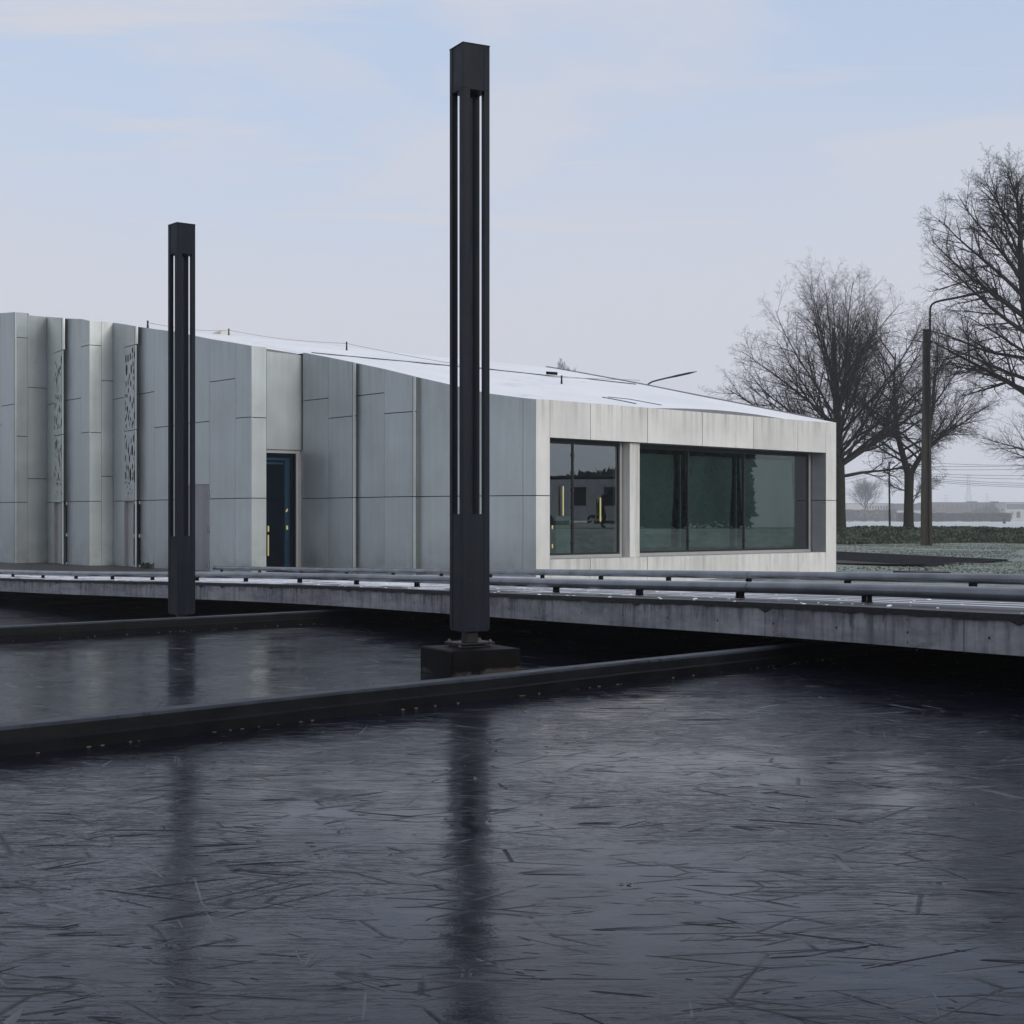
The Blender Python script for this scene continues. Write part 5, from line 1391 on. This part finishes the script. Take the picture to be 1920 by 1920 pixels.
lamp1 = street_lamp(base, Hh, 0.54, 0.33, [(0.20, 0, Hh - 1.2), (0.21, 0, Hh + 0.8), (0.22, 0, Hh + (616 - 572) * sM), (0.5, 0.0, Hh + (616 - 564) * sM), (1.3, 0, Hh + (616 - 559) * sM), (2.1, 0, Hh + (616 - 553.5) * sM)], 'mossy concrete lamp pole with a bent arm, between the bare trees', None)
lamp1_top = base + Vector((0.15, 0, Hh))
b2 = Vector((xat(1206, 118), 118, 0.8)); s2 = 118 / F
H2 = zat(719, 118) - 0.8
street_lamp(b2, H2 - 0.5, 0.40, 0.26, [(0.16, 0, H2 - 2.0), (0.17, 0, H2 - 0.6), (0.35, 0, H2 + 0.05), (1.5, 0, H2 + 0.35), (2.05, 0, H2 + 0.47)], 'street lamp hidden behind the roof, only its slanting arm shows', None)
# utility pole
ub = at(1667, 991, 122.0); UH = (991 - 866) * 122 / F
t = thing('utility_pole', ub, 'thin dark wooden utility pole with crossarms between the two near tree trunks', 'utility pole')
mb = MB(); mb.tube([(0.06, 0, -0.2), (0, 0, UH)], [0.085, 0.06], 8); mb.build('pole', M['bark'], t, world=False)
mb = MB()
arms = [(0.25, UH - 0.10, 0.28), (-0.30, UH - 0.55, 0.35), (-0.30, UH - 0.85, 0.32), (0.25, UH - 0.75, 0.25)]
for (ox, zz, l) in arms: mb.box((ox / 1.2, 0, zz), (l + 0.25, 0.07, 0.07))
ca = mb.build('crossarm', M['bark'], t, world=False)
mb = MB()
for (ox, zz, l) in arms:
    for q in (-0.8, 0.8): mb.tube([(ox / 1.2 + q * l / 2, 0, zz + 0.03), (ox / 1.2 + q * l / 2, 0, zz + 0.18)], [0.035, 0.05], 8)
mb.build('insulators', M['dark_steel'], ca, world=False)
# overhead wires, each a thing of its own
def wire(a, b, sag, label, rad=0.014):
    mb = MB(); P = [Vector((0, 0, 0)).lerp(b - a, q / 24) - Vector((0, 0, sag * 4 * (q / 24) * (1 - q / 24))) for q in range(25)]
    mb.tube(P, rad, 5); o = mb.build('overhead_wire', M['wire']); o.location = a
    return tag(o, label, 'wire', 'overhead wires across the misty field')
names = ['topmost', 'second from the top', 'third from the top', 'fourth from the top', 'fifth from the top', 'sixth from the top', 'lowest but one', 'lowest']
rows_r = [(862, 869, 863), (869, 873.5, 874), (875.5, 879.5, 879), (887, 889, 885), (893, 894, 888), (899, 900, 890), (902.5, 903.5, 893), (905.5, 906.5, 895)]
for nme, (yr, ym, yl) in zip(names, rows_r):
    a = at(1680, yl, 124.0); b = at(2160, 2 * yr - (yl + yr) / 2 - 3, 112.0)
    zm_t = zat(ym, 119.0)
    # sag so that the wire passes the row measured a quarter of the way
    mid = a.lerp(b, 0.27); sag = max(0.02, (mid.z - zm_t) / (4 * 0.27 * 0.73))
    wire(a, b, sag, nme + ' of the eight overhead wires right of the lamp pole')
for nme, (y0, y1) in zip(('upper', 'middle', 'lower'), ((868, 889), (876, 899), (883, 906))):
    wire(at(1585, y1, 150.0), at(1664, y0, 122.2), 0.08, nme + ' of the three wires running left from the utility pole')
wire(lamp1_top + Vector((0, 0, -1.5)), at(2150, 682, 82.0), 0.3, 'single wire from the lamp pole into the tallest tree')

# ------------------------------------------------------------------ far side of the field
def leafy_mass(name, c, size, n, leaf, mat, seed, label, cat, group=None, shape='box', parent=None):
    rg = np.random.default_rng(seed); V, Fc = [], []
    cnt = 0
    while cnt < n:
        p = rg.uniform(-1, 1, 3)
        if shape == 'ell' and np.linalg.norm(p) > 1: continue
        if shape == 'cone':
            h = (p[2] + 1) / 2
            if math.hypot(p[0], p[1]) > (1.02 - h) * (0.75 + 0.25 * math.sin(7 * math.atan2(p[1], p[0]) + 9 * h)): continue
        edge = np.max(np.abs(p)) if shape == 'box' else np.linalg.norm(p)
        if edge < 0.55 and rg.random() < 0.7: continue
        top = 1.0
        if shape == 'box': top = 0.86 + 0.14 * math.sin(p[0] * 19 + seed) * math.sin(p[0] * 7.3)
        x, y, z = p[0] * size[0] / 2, p[1] * size[1] / 2, (p[2] * top + 1) / 2 * size[2]
        d1 = rg.normal(size=3); d1 /= np.linalg.norm(d1); d2 = np.cross(d1, rg.normal(size=3)); d2 /= np.linalg.norm(d2)
        l = leaf * rg.uniform(0.6, 1.4); b = len(V); q = np.array([x, y, z])
        for s1, s2 in ((-1, 0), (0, -0.5), (1, 0), (0, 0.5)): V.append(tuple(q + d1 * l * s1 + d2 * l * s2))
        Fc.append((b, b + 1, b + 2, b + 3)); cnt += 1
    me = bpy.data.meshes.new(name); me.from_pydata(V, [], Fc); me.materials.append(mat); me.update()
    o = bpy.data.objects.new(name, me); col.objects.link(o); o.location = c
    if parent is not None: o.parent = parent; return o
    return tag(o, label, cat, group)
DH = 700.0
def fx(px, d): return xat(px, d)
leafy_mass('hedge', (fx(1788, DH), DH, 0.8), (fx(1893, DH) - fx(1683, DH), 6.0, 4.1), 9000, 0.5, M['hedge'], 3, 'long dark clipped hedge across the far edge of the frosted field', 'hedge')
leafy_mass('thicket', (fx(1633, DH), DH + 3, 0.8), (fx(1683, DH) - fx(1583, DH), 10.0, 5.8), 5200, 0.36, M['twig_frost'], 9, 'pale brown leafless thicket at the field edge, left of the hedge', 'thicket')
leafy_mass('thicket', (fx(1850, DH + 40), DH + 40, 0.8), (14, 8, 7.0), 900, 0.45, M['twig_frost'], 12, 'small bare thicket rising behind the far hedge', 'thicket')
def hall(name, px0, px1, ytop, d, depth, wall, label, parts):
    x0, x1 = fx(px0, d), fx(px1, d); z1 = zat(ytop, d); zb = 0.8
    t = thing(name, ((x0 + x1) / 2, d, zb), label, 'building', 'low halls beyond the field')
    mb = MB(); mb.box(((x0 + x1) / 2, d + depth / 2, (zb + z1) / 2), (x1 - x0, depth, z1 - zb)); mb.build('wall', wall, t)
    mb = MB(); mb.box(((x0 + x1) / 2, d + depth / 2, z1 + 0.12), (x1 - x0 + 0.5, depth + 0.5, 0.24)); mb.build('roof', M['hall_dark'], t)
    for (nm, a, b, ya, yb, mt) in parts:
        mb = MB(); xa, xb = fx(a, d), fx(b, d); za, zb_ = zat(yb, d), zat(ya, d)
        mb.box(((xa + xb) / 2, d - 0.06, (za + zb_) / 2), (xb - xa, 0.12, zb_ - za)); mb.build(nm, mt, t)
    return t
D1 = 860.0
hall('hall', 1586, 1674, 944.5, D1, 24, M['hall_pale'], 'pale long hall with a row of narrow windows, behind the brown thicket', [('window', 1625 + k * 5.2, 1627.4 + k * 5.2, 948, 954.5, M['hall_window']) for k in range(8)])
hall('hall', 1675.5, 1742, 945, D1 - 5, 24, M['hall_dark'], 'dark grey hall with a white base, seen behind the forked tree', [('base_wall', 1676, 1741.5, 957, 972, M['hall_pale'])])
hall('hall', 1746, 1884, 942.5, D1, 30, M['hall_grey'], 'longest grey hall, behind the red roof and the hedge', [('window', 1757 + k * 9.0, 1760 + k * 9.0, 946.5, 953, M['hall_window']) for k in range(9)] + [('window', 1848 + k * 8.0, 1850 + k * 8.0, 946, 957, M['hall_window']) for k in range(4)] + [('roof_unit', 1812, 1832, 940, 942, M['hall_dark']), ('roof_unit', 1856, 1872, 940, 942, M['hall_dark'])])
hall('hall', 1885.5, 1990, 942.5, D1 - 20, 26, M['hall_pale'], 'pale hall with a dark upper band, at the right edge', [('upper_band', 1887, 1989, 944.5, 955, M['hall_grey']), ('gate', 1906, 1913, 959, 971, M['hall_window']), ('gate', 1896, 1900, 959, 966, M['hall_grey'])])
# red roofed barn
D2 = 780.0; x0, x1 = fx(1755, D2), fx(1823, D2); t = thing('barn', ((x0 + x1) / 2, D2, 0.8), 'low barn with a pale red tiled roof, just over the hedge', 'barn')
mb = MB(); mb.box(((x0 + x1) / 2, D2 + 4, 0.8 + 2.0), (x1 - x0, 8, 4.0)); mb.build('wall', M['hall_pale'], t)
mb = MB(); zr = zat(950, D2); ze = zat(960, D2)
mb.poly([(x0 - .3, D2 - .4, ze), (x1 + .3, D2 - .4, ze), (x1 + .3, D2 + 8.4, ze), (x0 - .3, D2 + 8.4, ze), (x0 + .3, D2 + 4, zr), (x1 - 2.4, D2 + 4, zr)], [(0, 1, 5, 4), (1, 2, 5), (2, 3, 4, 5), (3, 0, 4), (3, 2, 1, 0)]); mb.build('roof', M['red_tile'], t)
# pylons
def pylon(px, ytop, d, w, label):
    zb = 0.8; H = zat(ytop, d) - zb; t = thing('pylon', (fx(px, d), d, zb), label, 'pylon', 'power line pylons in the mist')
    mb = MB(); r = 0.2
    for sx in (-1, 1):
        for sy in (-1, 1): mb.tube([(sx * w / 2, sy * w / 2, 0), (sx * w * 0.14, sy * w * 0.14, H * 0.72), (sx * w * 0.10, sy * w * 0.10, H)], r, 4)
    for k in range(9):
        za, zb_ = H * 0.72 * k / 9, H * 0.72 * (k + 1) / 9; wa, wb = w / 2 * (1 - 0.72 * k / 9), w / 2 * (1 - 0.72 * (k + 1) / 9)
        for sy in (-1, 1):
            mb.tube([(-wa, sy * wa, za), (wb, sy * wb, zb_)], 0.11, 4); mb.tube([(wa, sy * wa, za), (-wb, sy * wb, zb_)], 0.11, 4)
    mb.build('mast', M['hall_dark'], t, world=False)
    mb = MB()
    for (q, l) in ((0.74, w * 1.1), (0.86, w * 0.85), (0.97, w * 0.6)): mb.tube([(-l, 0, H * q), (l, 0, H * q)], 0.2, 4)
    mb.build('crossarm', M['hall_dark'], t, world=False)
pylon(1816, 889, 2000, 11.0, 'tallest faint lattice pylon above the grey hall roof')
pylon(1774, 928, 2700, 11.0, 'very faint small pylon right of the lamp pole')
pylon(1851, 925, 2750, 10.0, 'very faint small pylon above the right part of the grey hall')
# a marker post in the field
c = Vector((fx(1883, 330), 330, 0.8)); mb = MB(); mb.box((0, 0, 0.55), (0.55, 0.55, 1.1), 0, 0, 0.1); mb.box((0, 0, 1.15), (0.35, 0.35, 0.12), 0, 0, 0.03); o = mb.build('field_marker', M['hall_dark']); o.location = c
tag(o, 'small dark marker post alone in the frosted field', 'post')

# ------------------------------------------------------------------ what the end windows mirror: the road side, right of the frame
def person():
    bm_pts = {  # running to the left of the road, hunched
        'pelvis': (0, 0, 0.86, .135), 'belly': (0, 0.06, 1.02, .135), 'chest': (0, 0.18, 1.24, .155), 'neck': (0, 0.28, 1.40, .07), 'head': (0, 0.36, 1.52, .10), 'crown': (0, 0.36, 1.60, .09),
        'shl': (0.18, 0.18, 1.30, .075), 'ell': (0.27, 0.02, 1.08, .055), 'wrl': (0.20, 0.26, 1.06, .04), 'hal': (0.17, 0.33, 1.10, .04),
        'shr': (-0.18, 0.18, 1.30, .075), 'elr': (-0.28, 0.10, 1.06, .055), 'wrr': (-0.16, 0.32, 1.12, .04), 'har': (-0.13, 0.38, 1.15, .04),
        'hipl': (0.10, 0, 0.84, .10), 'knl': (0.10, 0.20, 0.48, .07), 'anl': (0.10, 0.06, 0.10, .045), 'tol': (0.10, 0.24, 0.05, .04),
        'hipr': (-0.10, 0, 0.84, .10), 'knr': (-0.10, -0.02, 0.46, .07), 'anr': (-0.10, -0.44, 0.50, .045), 'tor': (-0.10, -0.52, 0.36, .04)}
    ed = [('pelvis', 'belly'), ('belly', 'chest'), ('chest', 'neck'), ('neck', 'head'), ('head', 'crown'), ('chest', 'shl'), ('shl', 'ell'), ('ell', 'wrl'), ('wrl', 'hal'), ('chest', 'shr'), ('shr', 'elr'), ('elr', 'wrr'), ('wrr', 'har'), ('pelvis', 'hipl'), ('hipl', 'knl'), ('knl', 'anl'), ('anl', 'tol'), ('pelvis', 'hipr'), ('hipr', 'knr'), ('knr', 'anr'), ('anr', 'tor')]
    ks = list(bm_pts); me = bpy.data.meshes.new('person'); me.from_pydata([bm_pts[k][:3] for k in ks], [(ks.index(a), ks.index(b)) for a, b in ed], [])
    o = bpy.data.objects.new('person', me); col.objects.link(o)
    o.modifiers.new('skin', 'SKIN'); sd = o.modifiers.new('sub', 'SUBSURF'); sd.levels = 2; sd.render_levels = 2
    me.skin_vertices  # layer is made with the modifier
    for i, k in enumerate(ks):
        r = bm_pts[k][3] * 1.35; me.skin_vertices[0].data[i].radius = (r, r); me.skin_vertices[0].data[i].use_root = (k == 'pelvis')
    me.materials.append(M['cloth'])
    return o
try:
    pr = person(); pr.location = (28.2, 39.0, 1.26)
    tag(pr, 'runner in dark hooded clothes mirrored in the left window pane', 'person')
except Exception as ex:
    print('person', ex)
# van
t = thing('parked_van', (36, 40.0, 1.22), 'white parked van with dark windows, mirrored behind the runner', 'van')
mb = MB(); prof = [(-3.6, 0.35), (-3.65, 1.2), (-3.35, 2.2), (2.2, 2.25), (2.95, 1.45), (3.6, 1.25), (3.65, 0.35)]
A_ = [(-1.0, y, z) for y, z in prof]; B2 = [(1.0, y, z) for y, z in prof]
mb.prism(A_, B2); mb.build('body', M['van_white'], t, world=False)
mb = MB(); mb.box((0, -0.6, 2.30), (1.9, 4.3, 0.14), 0, 0, 0.03); mb.build('roof_rack', M['dark_frame'], t, world=False)
for (y0, y1) in ((-1.75, -1.1), (-0.3, 1.4)):
    mb = MB(); mb.box((-1.005, (y0 + y1) / 2, 1.45), (0.03, y1 - y0, 0.85), 0, 0, 0.01); mb.build('window', M['hall_window'], t, world=False)
for y in (-2.9, 2.75):
    for x in (-0.95, 0.95): mb = MB(); mb.tube([(x - 0.1, y, 0.34), (x + 0.1, y, 0.34)], 0.34, 16); mb.build('wheel', M['tyre'], t, world=False)
# house
t = thing('brick_house', (90, 36.0, 1.2), 'brick house with a chimney on its steep roof, mirrored in the left window pane', 'house')
mb = MB(); mb.prism([(-4, -7, 0), (-4, 5.2, 0), (-4, 5.2, 2.6), (-4, -1, 5.6), (-4, -7, 2.6)], [(6, -7, 0), (6, 5.2, 0), (6, 5.2, 2.6), (6, -1, 5.6), (6, -7, 2.6)]); mb.build('wall', M['brick'], t, world=False)
mb = MB()
for (ya, za, yb, zb_) in ((-7.4, 2.45, -1, 5.75), (-1, 5.75, 5.6, 2.45)): mb.prism([(-4.3, ya, za), (-4.3, yb, zb_), (-4.3, yb, zb_ + .15), (-4.3, ya, za + .15)], [(6.3, ya, za), (6.3, yb, zb_), (6.3, yb, zb_ + .15), (6.3, ya, za + .15)])
rf = mb.build('roof', M['hall_dark'], t, world=False)
mb = MB(); mb.box((-3, -0.4, 6.0), (0.9, 1.3, 1.2)); mb.box((-3, -0.4, 6.66), (1.0, 1.4, 0.12)); mb.build('chimney', M['brick'], rf, world=False)
for (y, z) in ((-4, 1.5), (2, 1.5)): mb = MB(); mb.box((-4.02, y, z), (0.06, 1.3, 1.4)); mb.build('window', M['hall_window'], t, world=False)
# evergreens
leafy_mass('hedge', (31, 43.2, 1.15), (3.2, 5.2, 7.0), 17000, 0.22, M['conifer'], 50, 'tall dark evergreen hedge by the road, mirrored in the wide window', 'hedge')
t = thing('reflection_block', (51, 51, 1.2), 'unseen pale block added to lighten the reflection in the last pane of the wide window', 'house')  # plain pale block out of view, added to brighten the last pane's reflection
mb = MB(); mb.box((0, 0, 3.9), (8, 13, 7.8)); mb.build('wall', M['pale_reflector'], t, world=False)
mb = MB(); mb.box((0, 0, 7.92), (8.5, 13.5, 0.22)); mb.build('roof', M['hall_dark'], t, world=False)
leafy_mass('thicket', (135, 52, 1.2), (20, 24, 6.0), 5000, 0.6, M['conifer'], 77, 'distant dark thicket mirrored above the van', 'thicket', shape='ell')

# ------------------------------------------------------------------ the winter haze
mb = MB(); mb.box((0, 1370, 32.0), (3960, 3160, 68.0))
hz_o = mb.build('haze', simple('haze_air', (0.5, 0.5, 0.5))); tag(hz_o, kind='stuff')
hm = bpy.data.materials.new('winter_haze'); hm.use_nodes = True; hm.node_tree.nodes.clear()
ho = hm.node_tree.nodes.new('ShaderNodeOutputMaterial'); pv = hm.node_tree.nodes.new('ShaderNodeVolumePrincipled')
pv.inputs['Density'].default_value = 0.00048; pv.inputs['Color'].default_value = (0.93, 0.94, 0.97, 1)
hm.node_tree.links.new(pv.outputs[0], ho.inputs['Volume'])
hz_o.data.materials.clear(); hz_o.data.materials.append(hm)
